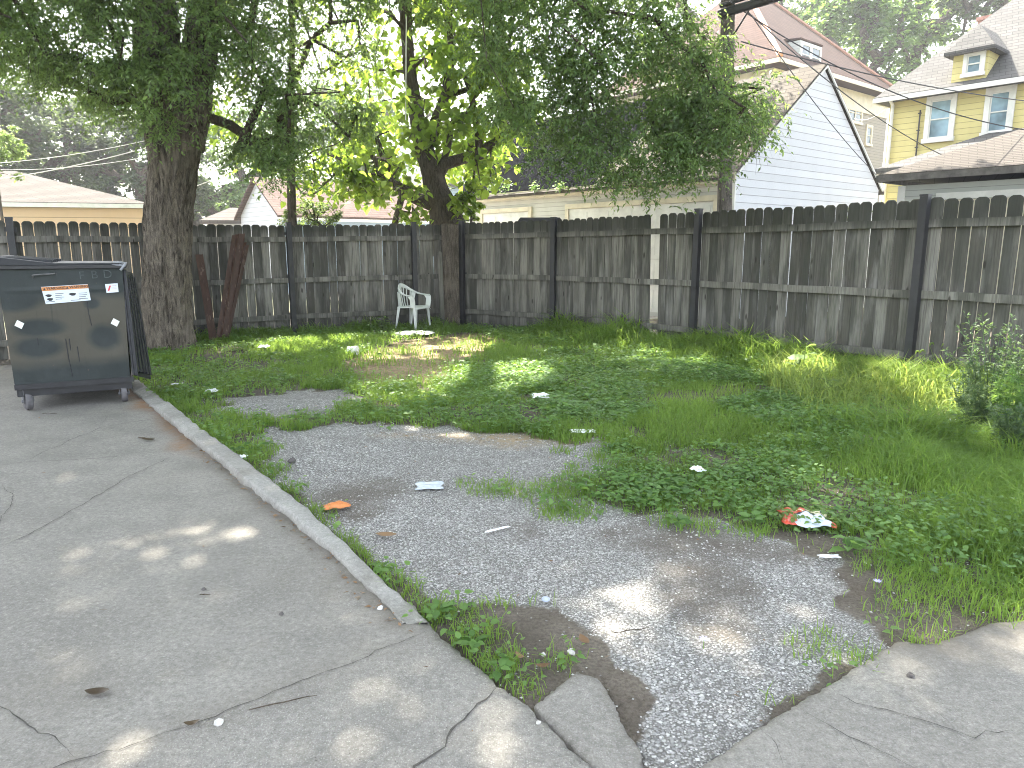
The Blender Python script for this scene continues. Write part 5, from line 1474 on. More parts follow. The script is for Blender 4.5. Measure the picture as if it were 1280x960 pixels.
# high crown, out of the picture, over the yard
hi = []
while len(hi) < 700:
    x, y, z = rng.uniform(-16, 9), rng.uniform(1.5, 23), rng.uniform(7.6, 13)
    if z < EYE + .36 * y + .9: continue
    if ((x + 3.5) / 12.5) ** 2 + ((y - 12) / 11.5) ** 2 > 1: continue
    hi.append((x, y, z))
n0_ = len(hi)
while len(hi) < n0_ + 100: hi.append((rng.uniform(-9.5, -1.5), rng.uniform(7.5, 14.5), rng.uniform(8.6, 12)))  # extra unseen clumps, added to deepen the shade on the driveway
hi = np.array(hi)
parts = []; TVs = []; TFs = []; tb_ = 0
def add_spray(cl, per, r, L, K, ll, lw, droop=.8, strength=1.0, flat=.75):
    global tb_
    c = around(cl, per, r, flat); c = c[shadow_keep(c, strength * .8)]
    B, D, N_, l, w, TV, TF = sprays(c, L, K, ll, lw, droop)
    k = shadow_keep(B, strength)
    parts.append((B[k], D[k], N_[k], l[k], w[k])); TVs.append(TV); TFs.append(TF + tb_); tb_ += len(TV)
add_spray(cA, 42, .42, .34, 13, .066, .029)
add_spray(cA2, 30, .28, .30, 13, .062, .027)
add_spray(cB, 44, .42, .34, 13, .064, .028, strength=.6)
add_spray(cC, 40, .39, .30, 13, .056, .025, strength=.5)
cC2 = clumps([(840, 70), (890, 70), (945, 95), (975, 130), (950, 170), (900, 205), (850, 200)], 22, 8.0, 9.6)
add_spray(cC2, 50, .34, .30, 13, .056, .025, strength=.3)
add_spray(cE, 40, .36, .32, 12, .060, .026)
# loose hanging fringe
for reg, n, Y0, Y1 in ((REG_A, 260, 8.6, 12), (REG_B, 320, 9, 12.5), (REG_C, 520, 7.6, 9.8)):
    add_spray(clumps(reg, n, Y0, Y1), 2, .12, .36, 13, .060, .026, 1.0)
build_leaves('crown', M['elm'], elm, parts)
parts2 = parts; parts = []
add_spray(hi, 46, 1.15, .55, 9, .17, .09, .6)
build_leaves('upper_crown', M['elm_high'], elm, parts)
link_mesh('twigs', np.concatenate(TVs), np.concatenate(TFs), M['bark2'], elm)
rootsL = [EP(206, 150), EP(198, 60), EP(196, 20), EP(188, -60), EP(170, -200)]; rootsR = [EP(240, 140), EP(248, 80), EP(256, 20), EP(268, -60), EP(300, -200)]
big = [np.array(p) for p in (EP(300, -200), (-3.4, 10.7, 7.2), (-2.2, 10.3, 7.5), (-.9, 9.8, 7.4), (.4, 9.4, 7.1), (1.5, 9.0, 6.6), (2.4, 8.8, 6.0))]
m = MB(); m.tube([tuple(b) for b in big], [.2, .19, .17, .15, .13, .11, .09], 12); m.build('limb', M['bark'], elm, smooth=True)
mst_branches(rootsL, list(cA) + list(cA2)).build('branches', M['bark2'], elm, smooth=True)
mst_branches(rootsR, list(cB)).build('branches', M['bark2'], elm, smooth=True)
mst_branches(big[2:], list(cC) + list(cC2) + list(cE), r_tip=.0045, rmax=.06).build('branches', M['bark2'], elm, smooth=True)
mst_branches([EP(170, -200), EP(150, -330), EP(300, -200), EP(340, -330)] + big[1:], list(hi), .02).build('branches', M['bark'], elm, smooth=True)

# ---------------------------------------------------------------- big-leaved tree behind the corner
CY = 16.5
cb = Vector(U(562, 300, CY)); cb.z = -.1
ct = thing('catalpa_tree', 'many-stemmed tree with big backlit yellow-green leaves behind the fence corner', 'tree', tuple(cb))
def CP(px, py, Y=CY): return U(px, py, Y)
m = MB()
def stem(pts, rad): m.tube([CP(*p) for p in pts], rad, 12)
stem([(572, 330), (566, 290), (556, 262), (545, 238), (540, 215), (528, 180), (520, 140), (512, 90), (508, 40), (500, -40)], [.42, .36, .32, .28, .24, .2, .17, .14, .12, .1])
stem([(552, 320), (550, 280), (548, 250), (545, 225)], [.26, .24, .22, .18])
stem([(543, 225), (556, 205), (580, 198), (601, 193), (614, 178), (625, 165), (640, 162), (655, 150)], [.17, .14, .12, .115, .10, .085, .07, .05])
stem([(600, 193), (597, 165), (593, 140), (588, 112), (578, 90)], [.09, .08, .07, .07, .05])
stem([(549, 258), (525, 250), (503, 240), (492, 225), (480, 200), (470, 170)], [.17, .14, .12, .10, .07, .05])
stem([(503, 244), (498, 262), (492, 285)], [.08, .07, .07])
stem([(532, 185), (545, 150), (556, 120), (565, 70), (560, 10), (570, -40)], [.14, .12, .10, .08, .06, .05])
stem([(560, 120), (590, 110), (610, 80), (640, 40)], [.07, .06, .05, .03])
stem([(545, 225), (560, 185), (566, 150)], [.1, .07, .05])
m.build('trunk', M['bark2'], ct, smooth=True)
REG_D = [(440, -40), (672, -40), (675, 60), (665, 150), (645, 195), (620, 230), (585, 240), (560, 215), (540, 230), (500, 235), (470, 250), (440, 235), (425, 200), (430, 100)]
REG_D2 = [(350, 190), (470, 185), (505, 215), (500, 255), (470, 262), (440, 240), (400, 250), (360, 240)]
REG_D3 = [(480, 235), (530, 235), (528, 275), (500, 282), (470, 270)]
REG_D4 = [(570, 235), (600, 215), (605, 255), (585, 278), (570, 270)]
def big_leaves(reg, n, Y0, Y1, L, r, per):
    cl = clumps(reg, n, Y0, Y1); c = around(cl, per, r); c = c[shadow_keep(c, .9)]
    N = len(c); az = rng.uniform(0, 2 * math.pi, N)
    D = np.column_stack([np.cos(az), np.sin(az), rng.uniform(-1.3, -.1, N)]); Nn = np.column_stack([rng.normal(0, .5, N), rng.normal(0, .5, N), np.ones(N)])
    sz = rng.uniform(.55, 1.25, N)
    return cl, (c, D, Nn, L * sz, L * .82 * sz)
cls = []; pr_ = []
for a in ((REG_D, 150, 15.3, 18.8, .19, .52, 42), (REG_D2, 40, 14.8, 16.5, .16, .36, 32), (REG_D3, 8, 14.9, 15.8, .16, .3, 22), (REG_D4, 8, 15.5, 16.5, .17, .3, 22)):
    cl, p_ = big_leaves(*a); cls.append(cl); pr_.append(p_)
build_leaves('crown', M['catalpa'], ct, pr_, heart=True)
mst_branches([np.array(CP(*p)) for p in ((520, 140), (512, 90), (508, 40), (528, 180), (593, 140), (614, 178), (655, 150), (565, 70), (560, 10), (492, 225), (480, 200), (470, 170), (556, 120), (640, 40))], list(np.concatenate(cls)), .010).build('branches', M['bark2'], ct, smooth=True)

# slender tree trunk behind the left fence and its high foliage
sb = Vector(U(365, 300, 14.6)); sb.z = -.1
stt = thing('sapling', 'slender straight grey trunk rising behind the left fence beside the bright bush', 'tree', tuple(sb))
m = MB(); m.tube([sb, U(365, 270, 14.6), U(364, 230, 14.6), U(363, 150, 14.7), U(366, 40, 14.8), U(360, -40, 14.8)], [.10, .09, .085, .075, .06, .045], 12); m.build('trunk', M['bark2'], stt, smooth=True)
REG_F = [(250, -30), (460, -30), (470, 120), (450, 215), (380, 225), (320, 215), (255, 215), (250, 160)]
cF = clumps(REG_F, 40, 14.0, 16.5); _, pf = big_leaves(REG_F, 44, 14.0, 16.5, .13, .5, 30)
build_leaves('crown', M['catalpa'], stt, [pf], heart=True)
mst_branches([np.array(U(363, 150, 14.7)), np.array(U(366, 40, 14.8)), np.array(U(364, 210, 14.6))], list(cF), .009).build('branches', M['bark2'], stt, smooth=True)

# ---------------------------------------------------------------- bushes and far trees
def crown_tree(name, label, base, h0, ctr, rad, nclump, per, leaf, mat, rtrunk=.3, cr=None, group=None, cat='tree', seed=0, trunkmat='bark2', lw=.6):
    """trunk, limbs and a crown of leaf clumps spread through an uneven ellipsoid"""
    base = Vector(base); root = thing(name, label, cat, tuple(base), group)
    c = np.array(ctr); rad = np.array(rad)
    v = nrmz(rng.normal(0, 1, (nclump, 3))); rr_ = rng.uniform(.35, 1.0, (nclump, 1)) ** .5
    bumps = np.array([mnoise.noise(Vector(x) * 1.7 + Vector((seed, seed, 0))) for x in v])[:, None]
    cl = c + v * rr_ * rad * (1 + .35 * bumps)
    r = cr or float(rad.mean()) * .24
    p = around(cl, per, r, .7)
    N = len(p); az = rng.uniform(0, 2 * math.pi, N)
    D = np.column_stack([np.cos(az), np.sin(az), rng.uniform(-.9, .3, N)]); Nn = np.column_stack([rng.normal(0, .5, N), rng.normal(0, .5, N), np.ones(N)])
    sz = rng.uniform(.6, 1.3, N)
    build_leaves('crown', M[mat], root, [(p, D, Nn, leaf * sz, leaf * lw * sz)])
    m = MB(); top = c - np.array([0, 0, rad[2] * .35]); b_ = np.array(base)
    pts = [b_ + (top - b_) * t_ + np.array([math.sin(t_ * 4 + seed) * .15, 0, 0]) * rtrunk * 2 for t_ in np.linspace(0, 1, 7)]
    m.tube([tuple(q) for q in pts], list(np.linspace(rtrunk, rtrunk * .55, 7)), 12); m.build('trunk', M[trunkmat], root, smooth=True)
    mst_branches(pts[3:], list(cl[:: max(1, nclump // 40)]), rtrunk * .12, .5, rtrunk * .5).build('branches', M[trunkmat], root, smooth=True)
    return root
def FT(px, py, Y): return np.array(U(px, py, Y))
def far_tree(label, px, py, Y, rpx, rpz, nclump, per, leaf, mat, group='trees beyond the houses', seed=0):
    c = FT(px, py, Y); k = Y / FPX
    crown_tree('tree', label, (c[0], Y, -.15), 0, c, (rpx * k, rpx * k * .8, rpz * k), nclump, per, leaf, mat, rtrunk=.012 * Y, group=group, seed=seed)
far_tree('tall green tree directly behind the red-brown roof ridge', 1010, 20, 52, 95, 95, 60, 70, .42, 'far_leaf', seed=1)
far_tree('broad green tree filling the gap between the brown and yellow houses', 1080, 45, 46, 75, 75, 70, 80, .36, 'far_leaf', seed=2)
far_tree('green tree rising left of the yellow house chimney', 1150, 0, 50, 90, 80, 60, 80, .38, 'far_leaf', seed=3)
far_tree('dark tree above the yellow house roof at the top right corner', 1275, -20, 44, 80, 75, 50, 80, .36, 'far_dark', seed=4)
far_tree('tall tree far behind the utility pole top', 905, -30, 58, 90, 80, 34, 60, .42, 'far_leaf', seed=5)
far_tree('dark green tree behind the peach garage, farthest left', -30, 150, 34, 90, 90, 75, 112, .27, 'far_dark', seed=6)
far_tree('dark green tree rising above the peach garage roof', 80, 190, 38, 85, 75, 105, 125, .26, 'far_dark', seed=7)
far_tree('dark tree right behind the elm trunk', 175, 195, 36, 80, 75, 105, 112, .26, 'far_dark', seed=8)
far_tree('green tree between the elm trunk and the pink-roofed house', 280, 205, 40, 75, 70, 90, 98, .28, 'far_leaf', seed=9)
far_tree('tree behind the pink-roofed house chimney', 430, 170, 48, 90, 80, 90, 84, .36, 'far_leaf', seed=10)
far_tree('tree behind the pale blue house', 600, 175, 55, 80, 60, 30, 50, .4, 'far_leaf', seed=11)
far_tree('low dark tree between the tan shed and the elm', 240, 250, 42, 60, 28, 54, 84, .3, 'far_dark', seed=12)
def bush(label, px, py, Y, rpx, rpz, n, per, leaf, mat, seed):
    c = FT(px, py, Y); k = Y / FPX
    crown_tree('bush', label, (c[0], Y, -.15), 0, c, (rpx * k, rpx * k * .7, rpz * k), n, per, leaf, mat, rtrunk=.05, group=None, cat='bush', seed=seed)
bush('pale sunlit bushy tree at the far left edge above the peach garage', -8, 185, 20, 38, 34, 40, 60, .10, 'bright_leaf', 21)
bush('bright green viney bush peeking over the left fence around the slender trunk', 392, 270, 14.7, 40, 20, 46, 50, .055, 'bright_leaf', 22)
bush('dark green bush behind the fence between the second tree and the white garage', 588, 262, 15.6, 16, 34, 20, 50, .09, 'catalpa', 23)
bush('small bright green bush peeking over the right fence below the white gable', 1066, 268, 12.4, 22, 12, 16, 40, .05, 'bright_leaf', 24)
# weeds growing in the garage gutter
for i, (px, s_) in enumerate(((632, 1.0), (668, .6), (700, .8), (615, .5))):
    p = on_plane(px, 238, P - NN * .24, -NN); c = np.array([[p.x, p.y, p.z + .12 * s_]])
    r_ = thing('gutter_weed', ['tallest leafy weed sprouting from the garage gutter at its left end', 'small gutter weed second from the left on the white garage', 'gutter weed under the black roof patch edge', 'tiny gutter weed nearest the left end of the white garage'][i], 'weed', (p.x, p.y, p.z))
    q = around(np.repeat(c, 5, 0), 22, .22 * s_, 1.0); N = len(q); az = rng.uniform(0, 6.28, N)
    build_leaves('leaves', M['weed'], r_, [(q, np.column_stack([np.cos(az), np.sin(az), rng.uniform(-.3, .8, N)]), np.tile([0, -.3, 1.], (N, 1)) + rng.normal(0, .3, (N, 3)), rng.uniform(.05, .1, N), rng.uniform(.025, .05, N))])
    m = MB()
    for _ in range(5): m.tube([(p.x, p.y, p.z - .08), (p.x + random.gauss(0, .1) * s_, p.y + random.gauss(0, .1) * s_, p.z + .25 * s_)], .004, 4)
    m.build('stem', M['weed'], r_)

# ---------------------------------------------------------------- grass, weeds and gravel
FENCE_POLY = [(-6.2, 8.5)] + [(v.x, v.y) for v in lp[1:]] + [(v.x, v.y) for v in rp] + [(9, .5), (-3, .5)]
def veg_mask(Q):
    ok = inside(Q, FENCE_POLY) & (sd(Q, LEFT_SLAB) < -.01)
    rs = sd(Q, RIGHT_SLAB); ok &= (rs < .10 * (vnoise(Q, 9, 31) - .35) * 2) ; ok &= sd(Q, CHIP) < -.01
    g = gravel_m(Q)
    n = vnoise(Q, 3.5, 33); n2 = vnoise(Q, 1.1, 35)
    dens = np.clip((.62 - g) / .3, 0, 1)
    dens = np.where((g < .2) & (straw_m(Q) > .45), dens * .16, dens)
    soil = sd(Q, SOIL_A); dens = dens * np.clip(1 - (soil + .03 + (vnoise(Q, 6, 25) - .5) * .25) / .14, 0, 1)
    dens = np.where(sd(Q, GP([(724, 828), (800, 800), (850, 870), (850, 970), (800, 1010), (760, 880)])) > -.04, 0, dens)
    # soil strip round the gravel is thinner
    gs = sd(Q, GRAVEL); dens *= np.where((gs > -.28) & (Q[:, 0] > 1.0) & (Q[:, 1] < 4.9), np.clip((-gs - .02) / .25, .06, 1), 1)
    dens *= np.clip((n - .28) / .20, .08, 1)
    return np.where(ok, dens, 0), n, n2
PATCH = [G(x, y)[:2] + (r, w) for x, y, r, w in [(620, 606, .16, .7), (580, 600, .06, .5), (645, 612, .08, .8), (708, 612, .22, 1), (735, 600, .20, 1), (705, 632, .16, 1), (800, 612, .3, .8), (705, 560, .08, .6), (718, 580, .06, .7), (765, 570, .16, .9), (845, 645, .12, .8), (880, 652, .10, .9),
         (478, 712, .08, .6), (540, 765, .14, 1), (590, 790, .12, 1), (615, 825, .12, 1), (645, 858, .07, .9), (380, 640, .14, 1), (350, 610, .12, 1), (330, 585, .14, 1), (1030, 800, .12, .5), (940, 655, .12, .8), (990, 800, .06, .4), (1060, 810, .10, .6), (470, 715, .06, .5), (740, 636, .05, .4), (310, 560, .2, 1), (400, 650, .07, .8)]]
def patch_d(Q):
    v = np.zeros(len(Q))
    for x, y, r, w in PATCH: v = np.maximum(v, np.clip(1.5 - np.hypot(Q[:, 0] - x, Q[:, 1] - y) / r, 0, 1) * w)
    return np.where(sd(Q, LEFT_SLAB) < -.01, v, 0)
def sample_density(n, ymin, ymax, fn):
    Q = np.column_stack([rng.uniform(-6.3, 7.5, n), rng.uniform(ymin, ymax, n)])
    Q = Q[np.abs(Q[:, 0]) < .80 * Q[:, 1] + .5]
    return Q[rng.random(len(Q)) < fn(Q)]
def tall_m(Q):       # where the grass grows long
    a = np.clip((Q[:, 0] - 1.9) / 1.0, 0, 1) * np.clip((6.8 - Q[:, 1]) / 1.6, 0, 1)
    d = np.full(len(Q), 9.0)
    for u_, v_ in zip(rp[:-1], rp[1:]): d = np.minimum(d, seg_d(Q, (u_.x, u_.y), (v_.x, v_.y)))
    dl = np.full(len(Q), 9.0)
    for u_, v_ in zip(lp[1:-1], lp[2:]): dl = np.minimum(dl, seg_d(Q, (u_.x, u_.y), (v_.x, v_.y)))
    b = 1.15 * np.clip(1.25 - d / 1.1, 0, 1) * np.clip((Q[:, 0] - .2) / .8, 0, 1); c = np.clip(1 - dl / .7, 0, 1) * .45
    return np.maximum.reduce([a, b, c])
def blades(Q, h, w, lean):
    N = len(Q); z0 = yard_z(Q); az = rng.uniform(0, 2 * math.pi, N); az2 = az + rng.normal(0, .9, N)
    d = np.column_stack([np.cos(az), np.sin(az), np.zeros(N)]); s = np.column_stack([-np.sin(az2), np.cos(az2), np.zeros(N)])
    b = np.column_stack([Q, z0 - .005]); h = h[:, None]; w = w[:, None]; ln = lean[:, None]; up = np.array([0, 0, 1.0])
    m1 = b + up * h * .55 + d * h * ln * .25; m2 = b + up * h * (1 - .35 * ln) + d * h * ln * .95
    V = np.stack([b + s * w * .5, b - s * w * .5, m1 + s * w * .45, m1 - s * w * .45, m2 + s * w * .06, m2 - s * w * .06], 1).reshape(-1, 3)
    k = (np.arange(N) * 6)[:, None]; F_ = np.concatenate([k + np.array([[0, 1, 3, 2]]), k + np.array([[2, 3, 5, 4]])])
    return V, F_, N
def gfn(Q):
    d, n, n2 = veg_mask(Q); t_ = tall_m(Q)
    sh = np.clip((vnoise(Q, 1.3, 41) - .38) / .2, .22, 1)
    return np.clip(np.maximum(d * np.maximum(sh, t_), patch_d(Q) * .8), 0, 1)
V_, F_, rn_, b = [], [], [], 0
for (n, y0, y1, hh, ww) in ((230000, 2.2, 5.2, .085, .0042), (270000, 5.2, 9.0, .10, .0062), (190000, 9.0, 15, .12, .010)):
    Q = sample_density(n, y0, y1, gfn); t_ = tall_m(Q); hv = vnoise(Q, 2.2, 43)
    h = hh * (1 + 2.3 * t_ * (.5 + hv)) * rng.uniform(.5, 1.3, len(Q)) * (.6 + .7 * hv)
    pd = patch_d(Q); h = np.where(pd > .1, np.minimum(h, .07), h)
    v, f, N = blades(Q, h, ww * (1 + .5 * t_) * rng.uniform(.7, 1.3, len(Q)), np.clip(rng.uniform(.2, 1.1, len(Q)) + .2 * t_, 0, 1.3))
    rb_ = np.clip(.25 + .5 * rng.random(N) + (vnoise(Q, .8, 45) - .5) * .8, 0, 1)
    V_.append(v); F_.append(f + b); b += len(v); rn_.append(np.concatenate([rb_, rb_]))
o = link_mesh('grass', np.concatenate(V_), np.concatenate(F_), M['grass'], None, False, attrs={'rnd': np.concatenate(rn_)}, origin=(0, 0, 0))
tag(o, 'green grass and blades growing across the yard', 'grass', kind='stuff')
# broad-leaved ground cover
def wfn(Q):
    d, n, n2 = veg_mask(Q); bl = np.clip((vnoise(Q, 1.0, 51) - .36) / .14, 0, 1)
    bias = np.clip((Q[:, 0] + 1.2) / 1.5, .25, 1) * (1 - .55 * np.clip(tall_m(Q), 0, 1))
    return np.clip(np.maximum(d * bl * bias, patch_d(Q) * .25), 0, 1)
W_ = []; 
for (n, y0, y1, L) in ((22000, 2.2, 5.2, .045), (36000, 5.2, 9, .055), (18000, 9, 15, .07)):
    Q = sample_density(n, y0, y1, wfn); Q = np.repeat(Q, 6, 0) ; N = len(Q)
    hv = vnoise(Q, 2.2, 43); rd = rng.normal(0, .035, (N, 2)); Qp = Q + rd
    z = yard_z(Qp) + rng.uniform(.01, .12, N) * (.4 + 1.0 * hv) * (1 + tall_m(Q)); z = np.where(patch_d(Q) > .1, np.minimum(z, .03), z)
    az = np.arctan2(rd[:, 1], rd[:, 0]) + rng.normal(0, .6, N); D = np.column_stack([np.cos(az), np.sin(az), rng.uniform(-.25, .5, N)])
    Nn = np.column_stack([rng.normal(0, .35, N), rng.normal(0, .35, N), np.ones(N)]); sz = rng.uniform(.5, 1.35, N) * (.7 + .6 * vnoise(Q, 1.7, 53))
    W_.append((np.column_stack([Qp, z]), D, Nn, L * .8 * sz, L * .5 * sz))
o = build_leaves('ground_cover', M['weed'], None, W_, heart=True); tag(o, 'low broad-leaved green weeds covering the yard', 'weeds', kind='stuff')
# sunlit foxtail stand along the right fence
FOX = GP([(960, 470), (1000, 455), (1060, 470), (1120, 468), (1200, 480), (1290, 500), (1290, 560), (1180, 560), (1060, 540), (1010, 520)])
Q = sample_density(60000, 6.0, 10.5, lambda Q: np.clip(sd(Q, FOX) / .3 + .6, 0, 1) * np.clip(sd(Q, FENCE_POLY) / .1, 0, 1) * np.clip((vnoise(Q, 2, 61) - .2) / .3, .1, 1) * (1 - .75 * straw_m(Q)))
N = len(Q); v, f, N = blades(Q, rng.uniform(.12, .46, N) * (.6 + .8 * vnoise(Q, 1.5, 62)), rng.uniform(.008, .016, N), rng.uniform(.4, 1.3, N))
rr2 = rng.random(N)
o = link_mesh('foxtail_grass', v, f, M['foxtail'], None, False, attrs={'rnd': np.concatenate([rr2, rr2])}, origin=(0, 0, 0)); tag(o, 'sunlit yellow-green foxtail grass along the right fence', 'grass', kind='stuff')
# seed heads
m = MB()
for (px, py) in ((1162, 432), (1177, 433), (1144, 442), (1150, 441), (1158, 455), (1170, 452), (1094, 462), (1112, 460), (1066, 464), (1130, 470), (1186, 470), (1148, 460), (1236, 425), (1120, 452)):
    Yh = random.uniform(7.5, 7.95); p = Vector(U(px, py, Yh)); bse = Vector((p.x + random.uniform(-.12, .12), Yh - .1, -.03)); top = p + Vector((.02, 0, .05))
    m.tube([bse, bse.lerp(p, .6) + Vector((0, 0, .04)), p], [.003, .0025, .002], 4)
    m.tube([p, p + Vector((.012, 0, .025)), p + Vector((.03, 0, .03)), p + Vector((.05, 0, .005))], [.004, .011, .010, .002], 6)
o = m.build('seed_heads', M['foxtail'], smooth=True); tag(o, 'arching foxtail seed heads in front of the right fence post', 'seed heads', kind='stuff')
# tall weeds at the right edge
def tall_weed(px, py, Y, H, label, mat='sage', nbr=9, leaf=.045, name='tall_weed'):
    base = Vector((XA(px, Y, 0), Y, -.04)); root = thing(name, label, 'weed', tuple(base), 'tall weeds at the right edge')
    m = MB(); B, D = [], []
    for k in range(nbr):
        an = random.uniform(0, 6.28); sp = random.uniform(.05, .38) * H; top = base + Vector((math.cos(an) * sp, math.sin(an) * sp, H * random.uniform(.6, 1.05)))
        pts = [base.lerp(top, t_) + Vector((0, 0, .10 * H * math.sin(t_ * 3.14))) for t_ in np.linspace(0, 1, 7)]
        m.tube(pts, [.006, .006, .005, .004, .003, .002, .001], 5)
        for j in range(46):
            t_ = random.uniform(.08, 1); i = min(5, int(t_ * 6)); p = pts[i].lerp(pts[i + 1], t_ * 6 - i); a2 = random.uniform(0, 6.28); d = Vector((math.cos(a2), math.sin(a2), random.uniform(-.2, .9)))
            s2 = random.uniform(0, .13) * (1.15 - t_)
            if s2 > .05: m.tube([p, p + d * s2], .0012, 3, False)
            B.append(tuple(p + d * s2)); D.append(tuple(d + Vector((0, 0, .1))))
    m.build('stem', M[mat], root)
    B = np.array(B); D = np.array(D); N = len(B); B = np.repeat(B, 2, 0); D = np.repeat(D, 2, 0) + rng.normal(0, .5, (2 * N, 3)); sz = rng.uniform(.5, 1.3, 2 * N)
    build_leaves('leaves', M[mat], root, [(B, D, np.tile([0, 0, 1.], (2 * N, 1)) + rng.normal(0, .4, (2 * N, 3)), leaf * sz, leaf * .32 * sz)])
tall_weed(1232, 0, 6.0, .98, 'tallest feathery grey-green weed near the right edge of the picture', nbr=13)
tall_weed(1272, 0, 5.8, .95, 'grey-green weed at the very right edge', nbr=11)
tall_weed(1205, 0, 6.2, .62, 'shorter weed left of the tallest feathery weed', nbr=9)
tall_weed(1250, 0, 5.5, .62, 'bushy dark weed in front of the tallest feathery weed', 'weed', nbr=12)
tall_weed(1290, 0, 5.3, .7, 'dense weed cut by the right edge of the picture', 'weed', nbr=16)
tall_weed(1262, 0, 5.0, .45, 'low bushy weed at the foot of the tall ones, nearest the camera', 'sage', nbr=16)
tall_weed(1222, 0, 5.6, .5, 'low bushy weed between grass and the tall feathery weed', 'sage', nbr=14)
# a few broad-leaved plants one can tell apart
def rosette(px, py, L, n, H, label, mat='weed'):
    base = Vector(G(px, py, -.02)); root = thing('leafy_weed', label, 'weed', tuple(base)); B, D = [], []
    m = MB()
    for k in range(n):
        an = 2.4 * k + random.uniform(-.3, .3); h = H * random.uniform(.2, 1); r_ = L * .25; d = Vector((math.cos(an), math.sin(an), random.uniform(-.1, .5)))
        p = base + Vector((math.cos(an) * r_, math.sin(an) * r_, h)); m.tube([base, p], .002, 4); B.append(tuple(p)); D.append(tuple(d))
    m.build('stem', M[mat], root); B = np.array(B); D = np.array(D); sz = rng.uniform(.6, 1.15, n)
    build_leaves('leaves', M[mat], root, [(B, D, np.tile([0, 0, 1.], (n, 1)) + rng.normal(0, .25, (n, 3)), L * sz, L * .62 * sz)], heart=True)
rosette(1000, 478, .17, 16, .42, 'broad-leaved weed standing before the middle of the right fence', 'bright_leaf')
rosette(1032, 500, .12, 14, .22, 'pale broad-leaved weed left of the sunlit foxtail grass', 'bright_leaf')
rosette(545, 772, .075, 9, .05, 'broad-leaved weed right where the kerb ends'); rosette(592, 812, .06, 10, .06, 'leafy weed halfway along the bare slab edge')
rosette(622, 845, .055, 9, .05, 'leafy weed lowest along the bare slab edge'); rosette(940, 655, .08, 12, .05, 'flat leafy weed left of the snack bag'); rosette(1060, 690, .085, 12, .08, 'large-leaved weed right of the snack bag')
rosette(845, 655, .08, 10, .03, 'small flat weed alone on the gravel edge'); rosette(478, 712, .06, 8, .03, 'small weed against the kerb on the gravel side'); rosette(480, 414, .12, 26, .28, 'leafy sunlit weed left of the newspaper', 'bright_leaf')
# crushed stone
def sfn(Q):
    g = gravel_m(Q); dm_ = dust_m(Q); return np.clip(g * 1.2 - .25, .05, 1) * (1 - .85 * dm_) * (.35 + .65 * np.clip((vnoise(Q, 2.2, 71) - .3) / .3, 0, 1)) * np.where(sd(Q, LEFT_SLAB) < -.01, 1, .0) * (sd(Q, RIGHT_SLAB) < 0) * (sd(Q, CHIP) < 0) * inside(Q, FENCE_POLY)
Qs = [sample_density(170000, 1.6, 4.2, sfn), sample_density(90000, 4.2, 7.2, sfn)]
Q = np.concatenate(Qs); N = len(Q); r0 = np.where(Q[:, 1] < 4.2, rng.uniform(.0028, .0078, N), rng.uniform(.004, .009, N)) * (.7 + .6 * vnoise(Q, 1.7, 72))
oct_ = np.array([[1, 0, 0], [0, 1, 0], [-1, 0, 0], [0, -1, 0], [.1, .1, 1], [0, 0, -1]], float)
V = oct_[None] * r0[:, None, None] * rng.uniform(.6, 1.3, (N, 6, 1)); V[:, :, 2] *= .6
a_ = rng.uniform(0, 6.28, N); ca, sa = np.cos(a_), np.sin(a_)
X2 = V[:, :, 0] * ca[:, None] - V[:, :, 1] * sa[:, None]; Y2 = V[:, :, 0] * sa[:, None] + V[:, :, 1] * ca[:, None]
V = np.stack([X2 + Q[:, 0:1], Y2 + Q[:, 1:2], V[:, :, 2] + (yard_z(Q) + r0 * .2)[:, None]], 2).reshape(-1, 3)
fc = np.array([[0, 1, 4], [1, 2, 4], [2, 3, 4], [3, 0, 4]]); F3 = ((np.arange(N) * 6)[:, None, None] + fc[None]).reshape(-1, 3)
t = NT('crushed_stone'); t.color(t.ramp(t.attr('rnd'), [(0, (.15, .147, .14)), (.3, (.29, .285, .272)), (.75, (.43, .42, .40)), (1, (.58, .57, .55))])); t.rough(.9, .3)
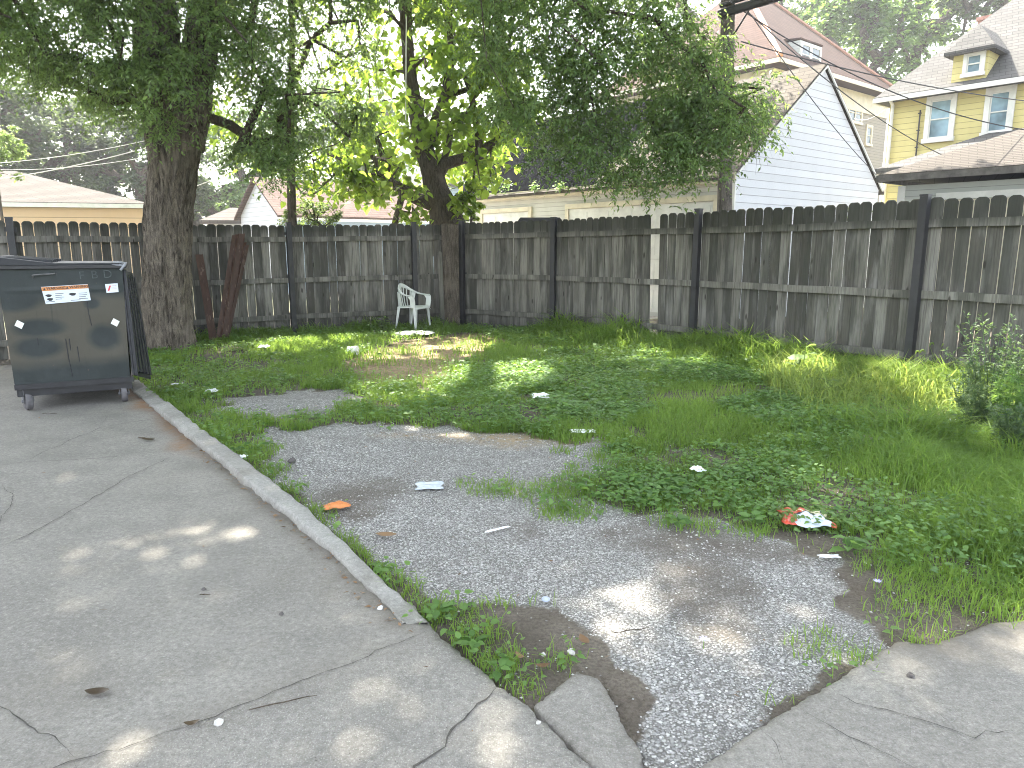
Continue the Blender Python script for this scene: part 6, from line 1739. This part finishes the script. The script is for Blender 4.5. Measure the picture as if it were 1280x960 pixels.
o = link_mesh('gravel', V, F3, t.m, None, False, attrs={'rnd': np.repeat(rng.random(N), 4)}, origin=(0, 0, 0)); tag(o, 'crushed grey stone over the parking patch', 'gravel', kind='stuff')
# dry debris lying in the gutter of the kerb and under the trees
Q = np.column_stack([rng.uniform(-5, 1, 60000), rng.uniform(1.8, 9, 60000)]); d = line_d(Q, KERB_IN[2:]); s_ = inside(Q, LEFT_SLAB) & ~inside(Q, KERB_OUT + KERB_IN[::-1])
k = s_ & (rng.random(len(Q)) < np.clip(1 - d / .09, 0, 1) * .7 + .0010)
Qd = Q[k]; Q2 = sample_density(14000, 2, 14.5, lambda Q: inside(Q, FENCE_POLY) * (.10 + .8 * straw_m(Q)) * np.where(sd(Q, LEFT_SLAB) < -.02, 1, 0) * (sd(Q, RIGHT_SLAB) < 0))
Qd = np.concatenate([Qd, Q2]); N = len(Qd); zz = np.where(inside(Qd, LEFT_SLAB), .006, yard_z(Qd) + .012); a_ = rng.uniform(0, 6.28, N)
o = build_leaves('leaf_litter', M['dry_leaf'], None, [(np.column_stack([Qd, zz]), np.column_stack([np.cos(a_), np.sin(a_), rng.uniform(0, .2, N)]), np.tile([0, 0, 1.], (N, 1)) + rng.normal(0, .3, (N, 3)), rng.uniform(.008, .04, N), rng.uniform(.003, .014, N))])
tag(o, 'dry brown leaf crumbs along the kerb and in the straw', 'leaf litter', kind='stuff')
print('faces', sum(len(o.data.polygons) for o in bpy.data.objects if o.type == 'MESH'))

# ---------------------------------------------------------------- summer haze: one closed box of even, thin air round everything
m = MB(); m.box(-120, 120, -12, 130, -1.3, 26)
hz = m.build('haze', None, origin=(0, 0, -1.3)) if False else None
hm_ = bpy.data.materials.new('haze_air'); hm_.use_nodes = True; ht = hm_.node_tree
ht.nodes.remove(ht.nodes['Principled BSDF']); pv = ht.nodes.new('ShaderNodeVolumePrincipled'); pv.inputs['Density'].default_value = HAZE
pv.inputs['Color'].default_value = (.93, .95, 1, 1); pv.inputs['Anisotropy'].default_value = .25
ht.links.new(pv.outputs[0], ht.nodes['Material Output'].inputs['Volume'])
hz = m.build('haze', hm_, origin=(0, 5, -1.3)); hz['kind'] = 'stuff'
